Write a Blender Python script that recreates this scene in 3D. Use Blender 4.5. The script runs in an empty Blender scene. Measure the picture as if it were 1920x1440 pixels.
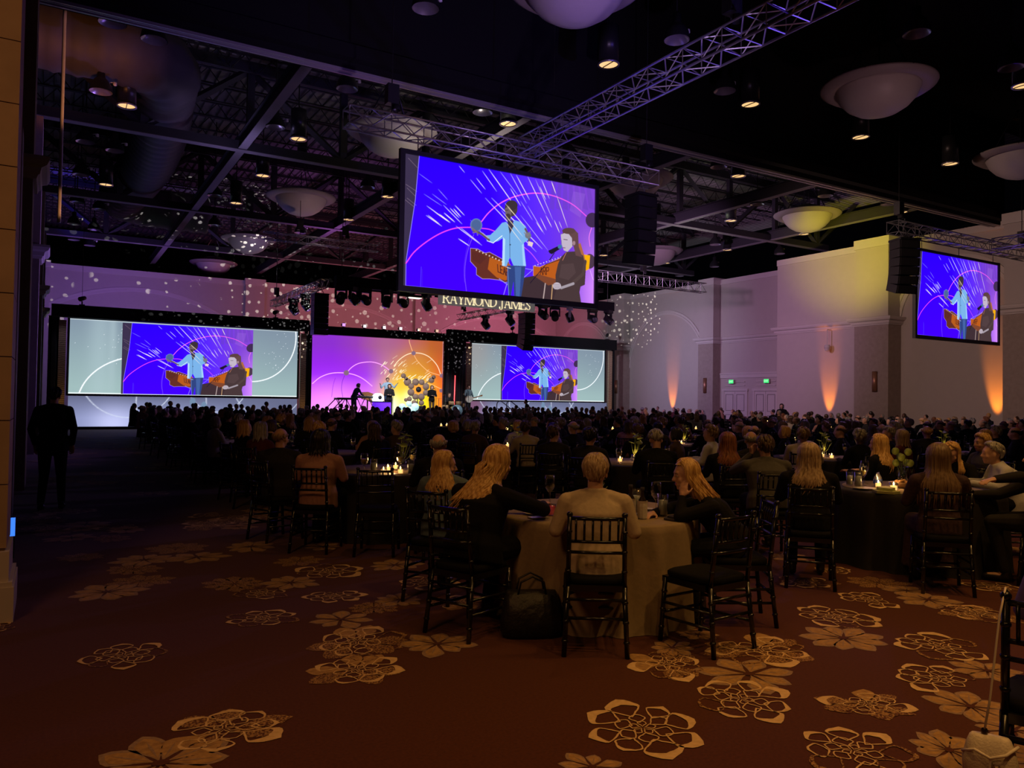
import bpy, math, random
import numpy as np
from mathutils import Vector, Matrix

R = math.radians
scene = bpy.context.scene
col = scene.collection

# ------------------------------------------------------------------ camera
YAW, ROLL, PITCH, EYE = R(30.77), math.atan(.0148), math.atan(32 / 1453.), 1.63
fw = Vector((math.sin(YAW) * math.cos(PITCH), math.cos(YAW) * math.cos(PITCH), math.sin(PITCH)))
rt = Vector((math.cos(YAW), -math.sin(YAW), 0))
up = rt.cross(fw)
rt2 = rt * math.cos(ROLL) + up * math.sin(ROLL)
up2 = up * math.cos(ROLL) - rt * math.sin(ROLL)
cam_data = bpy.data.cameras.new('camera')
cam_data.sensor_fit = 'HORIZONTAL'
cam_data.sensor_width = 36.0
cam_data.lens = 36.0 * 1453.0 / 1920.0
cam_data.clip_start = .05
cam_data.clip_end = 300
cam = bpy.data.objects.new('camera', cam_data)
m3 = Matrix((rt2, up2, -fw)).transposed()
cam.matrix_world = Matrix.Translation((0, 0, EYE)) @ m3.to_4x4()
col.objects.link(cam)
scene.camera = cam

# ------------------------------------------------------------------ colour management, world
scene.view_settings.view_transform = 'Standard'
scene.view_settings.look = 'None'
scene.view_settings.exposure = 0.0
scene.view_settings.gamma = 1.0
scene.view_settings.use_curve_mapping = False
scene.cycles.use_light_tree = True
scene.cycles.max_bounces = 5
scene.cycles.diffuse_bounces = 2
scene.cycles.glossy_bounces = 2
scene.cycles.transmission_bounces = 5
scene.cycles.transparent_max_bounces = 6
scene.cycles.caustics_reflective = False
scene.cycles.caustics_refractive = False
scene.cycles.sample_clamp_indirect = 3.0
world = bpy.data.worlds.new('world')
scene.world = world
world.use_nodes = True
world.node_tree.nodes['Background'].inputs[0].default_value = (.34, .30, .50, 1)
world.node_tree.nodes['Background'].inputs[1].default_value = .0012


def lamp(kind, name, loc, color, power, target=None, size=.2, size_y=None, angle=60, blend=.5, spread=None):
    d = bpy.data.lights.new(name, kind)
    d.color = color
    d.energy = power
    if kind == 'AREA':
        d.size = size
        if size_y:
            d.shape = 'RECTANGLE'
            d.size_y = size_y
        if spread:
            d.spread = R(spread)
    elif kind == 'SPOT':
        d.spot_size = R(angle)
        d.spot_blend = blend
        d.shadow_soft_size = size
    else:
        d.shadow_soft_size = size
    o = bpy.data.objects.new(name, d)
    o.location = loc
    if target is not None:
        o.rotation_euler = (Vector(target) - Vector(loc)).to_track_quat('-Z', 'Y').to_euler()
    col.objects.link(o)
    return o


# far wall wash fixtures (stand on top of the drape headers, aimed up at the wall)
lamp('AREA', 'wall_wash_violet', (3.5, 44.5, 5.9), (.40, .15, 1.0), 165, (3.0, 52, 8.0), 7, 1, spread=150)
lamp('AREA', 'wall_wash_rose', (16.5, 44.5, 5.9), (1.0, .23, .29), 165, (16.5, 52, 8.0), 7, 1, spread=150)
lamp('AREA', 'wall_wash_magenta', (28.5, 44.5, 5.9), (1.0, .20, .42), 300, (28.5, 52, 8.0), 7, 1, spread=150)
# side wall wash from the flown trusses
lamp('SPOT', 'side_wash_lavender', (23, 35.6, 6.0), (.82, .80, 1.0), 1500, (35, 39.5, 6.4), .3, angle=84, blend=1)
lamp('SPOT', 'side_wash_violet', (22, 36, 5.4), (.50, .34, 1.0), 700, (35, 36.0, 2.4), .3, angle=60, blend=1)
lamp('SPOT', 'side_wash_mauve', (17, 24, 7.0), (.95, .50, 1.0), 3300, (35, 31.5, 5.8), .3, angle=74, blend=1)
lamp('SPOT', 'side_wash_tan', (14, 16.5, 7.0), (1.0, .62, .52), 2300, (33.5, 18.0, 3.0), .3, angle=76, blend=1)
lamp('SPOT', 'side_wash_yellow', (22.5, 19, 5.4), (1.0, .84, .03), 3300, (33, 23.4, 9.3), .3, angle=40, blend=1)
# amber uplights standing on the floor at the wall
for y, x, pw in ((38.2, 34.48, 900), (24.55, 32.12, 900), (16.9, 32.4, 1100)):
    lamp('SPOT', 'amber_uplight', (x, y, .25), (1.0, .27, .02), pw, (x + .52, y, 2.45), .04, angle=26, blend=.8)
# dim warm ceiling downlights over the near floor
for x, y, pw in ((1.0, -1.2, 400), (4.4, -1.4, 700), (8.5, 1.0, 580), (2.2, 3.2, 125), (5.9, 2.2, 330), (5.6, 6.4, 170), (9.5, 4.6, 240), (11.5, 8.5, 130)):
    lamp('SPOT', 'house_downlight', (x, y, 9.6), (1.0, .50, .13), pw, (x, y, 0), .12, angle=80, blend=.6)
lamp('AREA', 'lobby_glow', (-2.6, 1.2, 5.5), (1.0, .44, .16), 66, (-1.3, 6.6, 2.5), 1.2, 1.2)
lamp('SPOT', 'duct_amber_light', (0.6, 19.2, 6.0), (1.0, .30, .05), 420, (0.2, 24.0, 11.2), .1, angle=44, blend=.8)
lamp('SPOT', 'pole_amber_fill', (2.2, 16.2, 4.6), (1.0, .38, .14), 500, (.07, 18.6, 8.3), .05, angle=22, blend=.6)  # this spot and the next are unseen, added to brighten the pole
lamp('SPOT', 'pole_amber_fill', (2.2, 16.2, 4.2), (1.0, .42, .16), 260, (.07, 18.6, 5.6), .05, angle=10, blend=.6)
lamp('SPOT', 'ceiling_blue_light', (.5, 43.5, 6.2), (.05, .03, 1.0), 900, (1.0, 47.5, 13.2), .1, angle=30, blend=.5)  # unseen lamp for the blue patch on the ceiling
# coloured ceiling wash
lamp('SPOT', 'deck_wash_white', (12, 21, 7.2), (1.0, .86, .72), 300, (10.5, 23, 13), .2, angle=105, blend=1)
lamp('SPOT', 'deck_wash_violet', (12, 37, 7.2), (.75, .22, 1.0), 230, (12, 40, 13), .2, angle=120, blend=1)
lamp('SPOT', 'deck_wash_dim', (5, 26, 8.2), (.55, .42, 1.0), 70, (5, 27, 13), .2, angle=140, blend=1)
lamp('SPOT', 'deck_wash_right', (26, 27, 7.6), (.8, .85, .6), 120, (27, 27, 13), .2, angle=140, blend=1)
# purple side light raking the near trusses and domes
lamp('SPOT', 'truss_violet_light', (13, 3, 3.4), (.22, .12, 1.0), 1200, (9.5, 11.5, 8.2), .15, angle=50, blend=.8)
lamp('SPOT', 'truss_violet_light', (34, 3, 3.4), (.22, .12, 1.0), 1300, (28.4, 13.0, 7.6), .15, angle=34, blend=.8)
lamp('SPOT', 'rail_violet_light', (7, 6, 3.5), (.70, .44, 1.0), 800, (9, 16.8, 9.0), .15, angle=80, blend=.9)
lamp('SPOT', 'stage_key_light', (14.6, 33.4, 6.2), (.95, .92, 1.0), 2300, (16.9, 39.8, 1.6), .1, angle=48, blend=.7)
lamp('SPOT', 'stage_key_light', (24.6, 33.2, 6.1), (.95, .95, 1.0), 1300, (20.1, 39.2, 1.5), .1, angle=34, blend=.7)


lamp('SPOT', 'left_wall_violet_fill', (7, 24, 4.2), (.36, .20, 1.0), 900, (-.5, 24, 5.0), .1, angle=100, blend=.8)  # unseen spot added in place of screen light on the left capitals
lamp('SPOT', 'crowd_violet_fill', (22, 13.5, 7.0), (.60, .30, 1.0), 420, (12, 13, 1.0), .2, angle=95, blend=1)  # unseen spot added to tint the crowd as the screens would
lamp('SPOT', 'dome_pink_fill', (10.5, 30, 5.6), (1.0, .62, .66), 160, (9.3, 33.9, 10.2), .2, angle=40, blend=1)  # unseen spots added from here on to brighten and tint the frosted domes
lamp('SPOT', 'dome_lilac_fill', (10, 40, 6.0), (.70, .55, 1.0), 160, (9.3, 44.6, 10.2), .2, angle=46, blend=1)
lamp('SPOT', 'dome_rose_fill', (17, 8.5, 4.4), (1.0, .55, .62), 170, (19.4, 13.1, 10.2), .2, angle=36, blend=1)
lamp('SPOT', 'dome_ring_blue_light', (25, 9.5, 5.0), (.06, .04, 1.0), 190, (20.6, 13.1, 10.4), .1, angle=12, blend=.5)


def gobo(loc, target, power, angle, scale, thr, color=(1, .98, .9)):
    o = lamp('SPOT', 'gobo_projector_light', loc, color, power, target, .012, angle=angle, blend=.3)
    d = o.data
    d.use_nodes = True
    nt = d.node_tree
    n = nt.nodes
    em = n['Emission']
    tc = n.new('ShaderNodeTexCoord')
    sx = n.new('ShaderNodeSeparateXYZ')
    dx = n.new('ShaderNodeMath'); dx.operation = 'DIVIDE'
    dy = n.new('ShaderNodeMath'); dy.operation = 'DIVIDE'
    cx = n.new('ShaderNodeCombineXYZ')
    vo = n.new('ShaderNodeTexVoronoi'); vo.voronoi_dimensions = '2D'
    vo.inputs['Scale'].default_value = scale
    sc = n.new('ShaderNodeSeparateColor')
    mu = n.new('ShaderNodeMath'); mu.operation = 'MULTIPLY'; mu.inputs[1].default_value = thr
    lt = n.new('ShaderNodeMath'); lt.operation = 'LESS_THAN'
    L = nt.links.new
    L(tc.outputs['Normal'], sx.inputs[0])
    L(sx.outputs[0], dx.inputs[0]); L(sx.outputs[2], dx.inputs[1])
    L(sx.outputs[1], dy.inputs[0]); L(sx.outputs[2], dy.inputs[1])
    L(dx.outputs[0], cx.inputs[0]); L(dy.outputs[0], cx.inputs[1])
    L(cx.outputs[0], vo.inputs['Vector'])
    L(vo.outputs['Color'], sc.inputs[0])
    L(sc.outputs[0], mu.inputs[0])
    L(vo.outputs['Distance'], lt.inputs[0]); L(mu.outputs[0], lt.inputs[1])
    L(lt.outputs[0], em.inputs['Strength'])
    return o


gobo((11.6, 35.2, 6.1), (5.6, 52, 8.4), 7500, 70, 27, .27)
gobo((17.5, 35.2, 6.1), (22, 52, 7.6), 5600, 60, 27, .27)
gobo((27.0, 35.0, 6.3), (35, 42.0, 7.7), 5000, 27, 27, .26)

# ------------------------------------------------------------------ helpers
MATS = {}


def mat(name, c, rough=.6, metal=0., emit=0., noise=.0, nscale=20., bump=.0, spec=.5, coat=0., trans=0., sheen=0., ecol=None):
    if name in MATS:
        return MATS[name]
    m = bpy.data.materials.new(name)
    m.use_nodes = True
    nt = m.node_tree
    b = nt.nodes['Principled BSDF']
    b.inputs['Base Color'].default_value = (*c, 1)
    b.inputs['Roughness'].default_value = rough
    b.inputs['Metallic'].default_value = metal
    b.inputs['Specular IOR Level'].default_value = spec
    b.inputs['Coat Weight'].default_value = coat
    b.inputs['Transmission Weight'].default_value = trans
    b.inputs['Sheen Weight'].default_value = sheen
    if emit:
        b.inputs['Emission Color'].default_value = (*(ecol or c), 1)
        b.inputs['Emission Strength'].default_value = emit
    if noise or bump:
        tc = nt.nodes.new('ShaderNodeTexCoord')
        no = nt.nodes.new('ShaderNodeTexNoise')
        no.inputs['Scale'].default_value = nscale
        no.inputs['Detail'].default_value = 4
        nt.links.new(tc.outputs['Object'], no.inputs['Vector'])
        if noise:
            mx = nt.nodes.new('ShaderNodeMix')
            mx.data_type = 'RGBA'
            mx.inputs[6].default_value = (*[max(0, v * (1 - noise)) for v in c], 1)
            mx.inputs[7].default_value = (*[min(1, v * (1 + noise)) for v in c], 1)
            nt.links.new(no.outputs['Fac'], mx.inputs[0])
            nt.links.new(mx.outputs[2], b.inputs['Base Color'])
        if bump:
            bp = nt.nodes.new('ShaderNodeBump')
            bp.inputs['Strength'].default_value = bump
            bp.inputs['Distance'].default_value = .02
            nt.links.new(no.outputs['Fac'], bp.inputs['Height'])
            nt.links.new(bp.outputs[0], b.inputs['Normal'])
    MATS[name] = m
    return m


def vcol_emission(name, strength):
    if name in MATS:
        return MATS[name]
    m = bpy.data.materials.new(name)
    m.use_nodes = True
    nt = m.node_tree
    nt.nodes.remove(nt.nodes['Principled BSDF'])
    e = nt.nodes.new('ShaderNodeEmission')
    a = nt.nodes.new('ShaderNodeVertexColor')
    a.layer_name = 'picture'
    nt.links.new(a.outputs[0], e.inputs[0])
    e.inputs[1].default_value = strength
    nt.links.new(e.outputs[0], nt.nodes['Material Output'].inputs[0])
    MATS[name] = m
    return m


class MB:
    """collects shapes and links them as one mesh object"""

    def __init__(s):
        s.v, s.f, s.mi, s.sm = [], [], [], []
        s.m = 0
        s.smooth = False

    def add(s, vs, fs, smooth=None):
        o = len(s.v)
        s.v.extend([tuple(p) for p in vs])
        sm = s.smooth if smooth is None else smooth
        for f in fs:
            s.f.append(tuple(i + o for i in f))
            s.mi.append(s.m)
            s.sm.append(sm)

    def box(s, c, d, rz=0, M=None):
        hx, hy, hz = d[0] / 2, d[1] / 2, d[2] / 2
        pts = [Vector((x, y, z)) for x in (-hx, hx) for y in (-hy, hy) for z in (-hz, hz)]
        if M is not None:
            pts = [M @ p for p in pts]
        elif rz:
            mm = Matrix.Rotation(rz, 3, 'Z')
            pts = [mm @ p for p in pts]
        c = Vector(c)
        s.add([p + c for p in pts], [(0, 1, 3, 2), (4, 6, 7, 5), (0, 4, 5, 1), (2, 3, 7, 6), (0, 2, 6, 4), (1, 5, 7, 3)], False)

    def ext(s, x0, x1, y0, y1, z0, z1):
        s.box(((x0 + x1) / 2, (y0 + y1) / 2, (z0 + z1) / 2), (abs(x1 - x0), abs(y1 - y0), abs(z1 - z0)))

    def tube(s, pts, r, n=8, closed=False, flat=None, smooth=True):
        pts = [Vector(p) for p in pts]
        k = len(pts)
        rs = r if isinstance(r, (list, tuple)) else [r] * k
        vs, up_ = [], None
        for i, p in enumerate(pts):
            if closed:
                t = pts[(i + 1) % k] - pts[i - 1]
            else:
                t = pts[min(i + 1, k - 1)] - pts[max(i - 1, 0)]
            if t.length < 1e-9:
                t = Vector((0, 0, 1))
            t.normalize()
            if up_ is None:
                up_ = Vector((0, 0, 1)) if abs(t.z) < .9 else Vector((1, 0, 0))
            a = t.cross(up_)
            if a.length < 1e-6:
                a = t.cross(Vector((.3, 1, .2)))
            a.normalize()
            b = a.cross(t)
            up_ = b
            for j in range(n):
                an = 2 * math.pi * j / n
                q = a * math.cos(an) * rs[i] + b * math.sin(an) * rs[i] * (flat or 1)
                vs.append(p + q)
        fs = []
        for i in range(k if closed else k - 1):
            for j in range(n):
                i2 = (i + 1) % k
                fs.append((i * n + j, i * n + (j + 1) % n, i2 * n + (j + 1) % n, i2 * n + j))
        if not closed:
            fs.append(tuple(range(n))[::-1])
            fs.append(tuple((k - 1) * n + j for j in range(n)))
        s.add(vs, fs, smooth)

    def bar(s, a, b, w):
        s.tube([a, b], w, 4, smooth=False)

    def lathe(s, prof, c=(0, 0, 0), n=24, smooth=True, M=None, a0=0, a1=2 * math.pi):
        c = Vector(c)
        full = abs(a1 - a0 - 2 * math.pi) < 1e-6
        m = n if full else n + 1
        vs = []
        for (r_, z) in prof:
            for j in range(m):
                an = a0 + (a1 - a0) * j / n
                p = Vector((r_ * math.cos(an), r_ * math.sin(an), z))
                if M is not None:
                    p = M @ p
                vs.append(p + c)
        fs = []
        for i in range(len(prof) - 1):
            for j in range(n):
                j2 = (j + 1) % m
                fs.append((i * m + j, i * m + j2, (i + 1) * m + j2, (i + 1) * m + j))
        s.add(vs, fs, smooth)

    def ell(s, c, rad, n=12, M=None):
        c = Vector(c)
        vs, fs = [], []
        k = max(4, n // 2)
        for i in range(k + 1):
            th = math.pi * i / k
            for j in range(n):
                ph = 2 * math.pi * j / n
                p = Vector((rad[0] * math.sin(th) * math.cos(ph), rad[1] * math.sin(th) * math.sin(ph), rad[2] * math.cos(th)))
                if M is not None:
                    p = M @ p
                vs.append(p + c)
        for i in range(k):
            for j in range(n):
                fs.append((i * n + j, (i + 1) * n + j, (i + 1) * n + (j + 1) % n, i * n + (j + 1) % n))
        s.add(vs, fs, True)

    def prism(s, pts, z0, z1, M=None):
        n = len(pts)
        vs = [Vector((x, y, z0)) for x, y in pts] + [Vector((x, y, z1)) for x, y in pts]
        if M is not None:
            vs = [M @ p for p in vs]
        s.add(vs, [tuple(range(n))[::-1], tuple(range(n, 2 * n))] + [(i, (i + 1) % n, n + (i + 1) % n, n + i) for i in range(n)], False)

    def mesh(s, name, mats):
        me = bpy.data.meshes.new(name)
        me.from_pydata(s.v, [], s.f)
        for m in (mats if isinstance(mats, (list, tuple)) else [mats]):
            me.materials.append(m)
        me.polygons.foreach_set('material_index', s.mi)
        me.polygons.foreach_set('use_smooth', s.sm)
        me.update()
        return me

    def build(s, name, mats, parent=None, loc=None, rz=0):
        o = bpy.data.objects.new(name, s.mesh(name, mats))
        col.objects.link(o)
        if parent is not None:
            o.parent = parent
        if loc is not None:
            o.location = loc
        if rz:
            o.rotation_euler = (0, 0, rz)
        return o


def tag(o, label=None, cat=None, group=None, kind=None):
    if label:
        o['label'] = label
    if cat:
        o['category'] = cat
    if group:
        o['group'] = group
    if kind:
        o['kind'] = kind
    return o


def thing(name, label, cat, loc=(0, 0, 0), rz=0, group=None):
    o = bpy.data.objects.new(name, None)
    o.empty_display_size = .1
    col.objects.link(o)
    o.location = loc
    o.rotation_euler = (0, 0, rz)
    return tag(o, label, cat, group)


def kids(o):
    return [c for c in col.objects if c.parent == o]


def copy_tree(o, parent=None, children=None):
    c = o.copy()
    col.objects.link(c)
    if parent is not None:
        c.parent = parent
    for ch in (children[o.name] if children and o.name in children else o.children):
        copy_tree(ch, c)
    return c


def put(o, x, y, z=0, rz=0, label=None, group=None):
    o.location = (x, y, z)
    o.rotation_euler = (0, 0, rz)
    if label:
        o['label'] = label
    if group:
        o['group'] = group
    return o


def structure(name, mb, mats, label=None):
    o = mb.build(name, mats)
    o['kind'] = 'structure'
    if label:
        o['label'] = label
    return o


# ------------------------------------------------------------------ materials
M_wall = mat('cream_plaster', (.50, .44, .40), .85, noise=.05, nscale=3, bump=.05)
M_wall2 = mat('cornice_plaster', (.60, .54, .50), .8, noise=.04, nscale=3)
M_stone = mat('travertine', (.34, .27, .23), .75, noise=.22, nscale=6, bump=.1)
M_dark = mat('black_paint_and_shade', (.0035, .0035, .004), .95)
M_steel = mat('painted_dark_steel', (.035, .033, .04), .6, noise=.2)
M_flange = mat('grey_primed_steel', (.26, .235, .27), .6, noise=.15)
M_alu = mat('truss_aluminium', (.55, .55, .58), .35, .9, noise=.1)
M_black = mat('black_drape', (.006, .006, .008), .95, noise=.3, nscale=40, bump=.1)
M_blkmetal = mat('black_powder_coat', (.02, .02, .022), .35)
M_chair = mat('black_lacquer', (.006, .006, .007), .22, spec=.6, noise=.2)
M_seat = mat('black_cushion', (.0045, .0045, .005), .85, noise=.2, spec=.15)
M_glassdome = mat('frosted_glass', (.62, .56, .54), .45, noise=.04)
M_ring = mat('dome_ring_translucent', (.42, .36, .36), .5, noise=.05)
M_copper = mat('bronze_sconce', (.40, .20, .12), .4, .6, noise=.1)
# ------------------------------------------------------------------ pictures shown on the screens (drawn shape by shape)
def lin(c):
    return tuple(((v / 255) / 12.92 if v / 255 <= .04045 else ((v / 255 + .055) / 1.055) ** 2.4) for v in c)


class Canvas:
    def __init__(s, w, h, quad=None):
        s.w, s.h = w, h
        s.a = np.zeros((h, w, 3))
        s.H = None
        if quad:                       # four photo-crop corners TL TR BR BL -> unit square
            A = []
            for (x, y), (u, v) in zip(quad, ((0, 0), (1, 0), (1, 1), (0, 1))):
                A.append([x, y, 1, 0, 0, 0, -u * x, -u * y, -u])
                A.append([0, 0, 0, x, y, 1, -v * x, -v * y, -v])
            s.H = np.linalg.svd(np.array(A, float))[2][-1].reshape(3, 3)

    def px(s, pts):
        p = np.array(pts, float)
        if s.H is not None:
            q = np.c_[p, np.ones(len(p))] @ s.H.T
            p = q[:, :2] / q[:, 2:]
        return p * np.array([s.w, s.h])

    def mask_poly(s, P):
        x0, y0 = np.floor(P.min(0)).astype(int) - 1
        x1, y1 = np.ceil(P.max(0)).astype(int) + 2
        x0, y0, x1, y1 = max(x0, 0), max(y0, 0), min(x1, s.w), min(y1, s.h)
        if x1 <= x0 or y1 <= y0:
            return None
        acc = np.zeros((y1 - y0, x1 - x0))
        for ox in (.25, .75):
            for oy in (.25, .75):
                X, Y = np.meshgrid(np.arange(x0, x1) + ox, np.arange(y0, y1) + oy)
                ins = np.zeros(X.shape, bool)
                j = len(P) - 1
                for i in range(len(P)):
                    a, b = P[i], P[j]
                    if a[1] != b[1]:
                        ins ^= ((a[1] > Y) != (b[1] > Y)) & (X < (b[0] - a[0]) * (Y - a[1]) / (b[1] - a[1]) + a[0])
                    j = i
                acc += ins
        return (slice(y0, y1), slice(x0, x1)), acc / 4

    def fill(s, sl, m, c, al=1.):
        m = (m * al)[..., None]
        s.a[sl] = s.a[sl] * (1 - m) + np.array(lin(c)) * m

    def poly(s, pts, c, al=1.):
        r_ = s.mask_poly(s.px(pts))
        if r_:
            s.fill(*r_, c, al)

    def ell(s, cx, cy, rx, ry, c, al=1., rot=0):
        t = np.linspace(0, 2 * math.pi, 40, endpoint=False)
        x, y = rx * np.cos(t), ry * np.sin(t)
        s.poly(np.c_[cx + x * math.cos(rot) - y * math.sin(rot), cy + x * math.sin(rot) + y * math.cos(rot)], c, al)

    def line(s, pts, wpx, c, al=1., taper=False):
        P = s.px(pts)
        n = len(P) - 1
        for i in range(n):
            a, b = P[i], P[i + 1]
            d = b - a
            L = np.hypot(*d)
            if L < 1e-6:
                continue
            x0, y0 = np.floor(np.minimum(a, b) - wpx - 1).astype(int)
            x1, y1 = np.ceil(np.maximum(a, b) + wpx + 2).astype(int)
            x0, y0, x1, y1 = max(x0, 0), max(y0, 0), min(x1, s.w), min(y1, s.h)
            if x1 <= x0 or y1 <= y0:
                continue
            X, Y = np.meshgrid(np.arange(x0, x1) + .5, np.arange(y0, y1) + .5)
            t = np.clip(((X - a[0]) * d[0] + (Y - a[1]) * d[1]) / L ** 2, 0, 1)
            D = np.hypot(X - a[0] - t * d[0], Y - a[1] - t * d[1])
            m = np.clip(wpx / 2 + .5 - D, 0, 1)
            if taper:
                m = m * np.clip(4 * t * (1 - t) + .15, 0, 1)
            s.fill((slice(y0, y1), slice(x0, x1)), m, c, al)

    def curve(s, pts, wpx, c, al=1.):
        p = np.array(pts, float)
        k = len(p)
        q = np.vstack([2 * p[0] - p[1], p, 2 * p[-1] - p[-2]])
        out = []
        for i in range(k - 1):
            for t in np.linspace(0, 1, 9)[:-1]:
                a, b, c_, d = q[i:i + 4]
                out.append(.5 * ((2 * b) + (c_ - a) * t + (2 * a - 5 * b + 4 * c_ - d) * t * t + (3 * b - a - 3 * c_ + d) * t ** 3))
        out.append(p[-1])
        s.line(out, wpx, c, al)

    def glow(s, u, v, ru, rv, c, al):
        U, V = np.meshgrid((np.arange(s.w) + .5) / s.w, (np.arange(s.h) + .5) / s.h)
        m = np.exp(-(((U - u) / ru) ** 2 + ((V - v) / rv) ** 2))
        s.fill((slice(0, s.h), slice(0, s.w)), m, c, al)

    def mesh(s, name, W, H, strength=1., matname='projected_picture'):
        """upright sheet, x 0..W, z 0..H, facing -Y"""
        xs, zs = np.linspace(0, W, s.w), np.linspace(H, 0, s.h)
        X, Z = np.meshgrid(xs, zs)
        v = np.stack([X, np.zeros_like(X), Z], -1).reshape(-1, 3)
        i = np.arange(s.w * s.h).reshape(s.h, s.w)
        f = np.stack([i[1:, :-1], i[1:, 1:], i[:-1, 1:], i[:-1, :-1]], -1).reshape(-1, 4)
        me = bpy.data.meshes.new(name)
        me.vertices.add(len(v)); me.vertices.foreach_set('co', v.ravel())
        me.loops.add(f.size); me.loops.foreach_set('vertex_index', f.ravel())
        me.polygons.add(len(f))
        me.polygons.foreach_set('loop_start', np.arange(0, f.size, 4))
        me.polygons.foreach_set('loop_total', np.full(len(f), 4))
        me.update()
        ca = me.color_attributes.new('picture', 'FLOAT_COLOR', 'POINT')
        ca.data.foreach_set('color', np.c_[s.a.reshape(-1, 3), np.ones(s.w * s.h)].ravel())
        me.materials.append(vcol_emission(matname, strength))
        return me


def letters(cv, txt, x, y, w, h, c, th, al=1., skew=(0, 0)):
    G = {'E': [[(1, 0), (0, 0), (0, 1), (1, 1)], [(0, .5), (.8, .5)]],
         'A': [[(0, 1), (.5, 0), (1, 1)], [(.22, .62), (.78, .62)]],
         'R': [[(0, 1), (0, 0), (.8, 0), (1, .25), (.8, .5), (0, .5)], [(.5, .5), (1, 1)]],
         'L': [[(0, 0), (0, 1), (1, 1)]],
         'P': [[(0, 1), (0, 0), (.8, 0), (1, .25), (.8, .5), (0, .5)]]}
    for k, ch in enumerate(txt):
        for st in G[ch]:
            cv.line([(x + (k * 1.3 + a) * w + skew[0] * b, y + b * h + skew[1] * (k * 1.3 + a)) for a, b in st], th, c, al)


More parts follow.
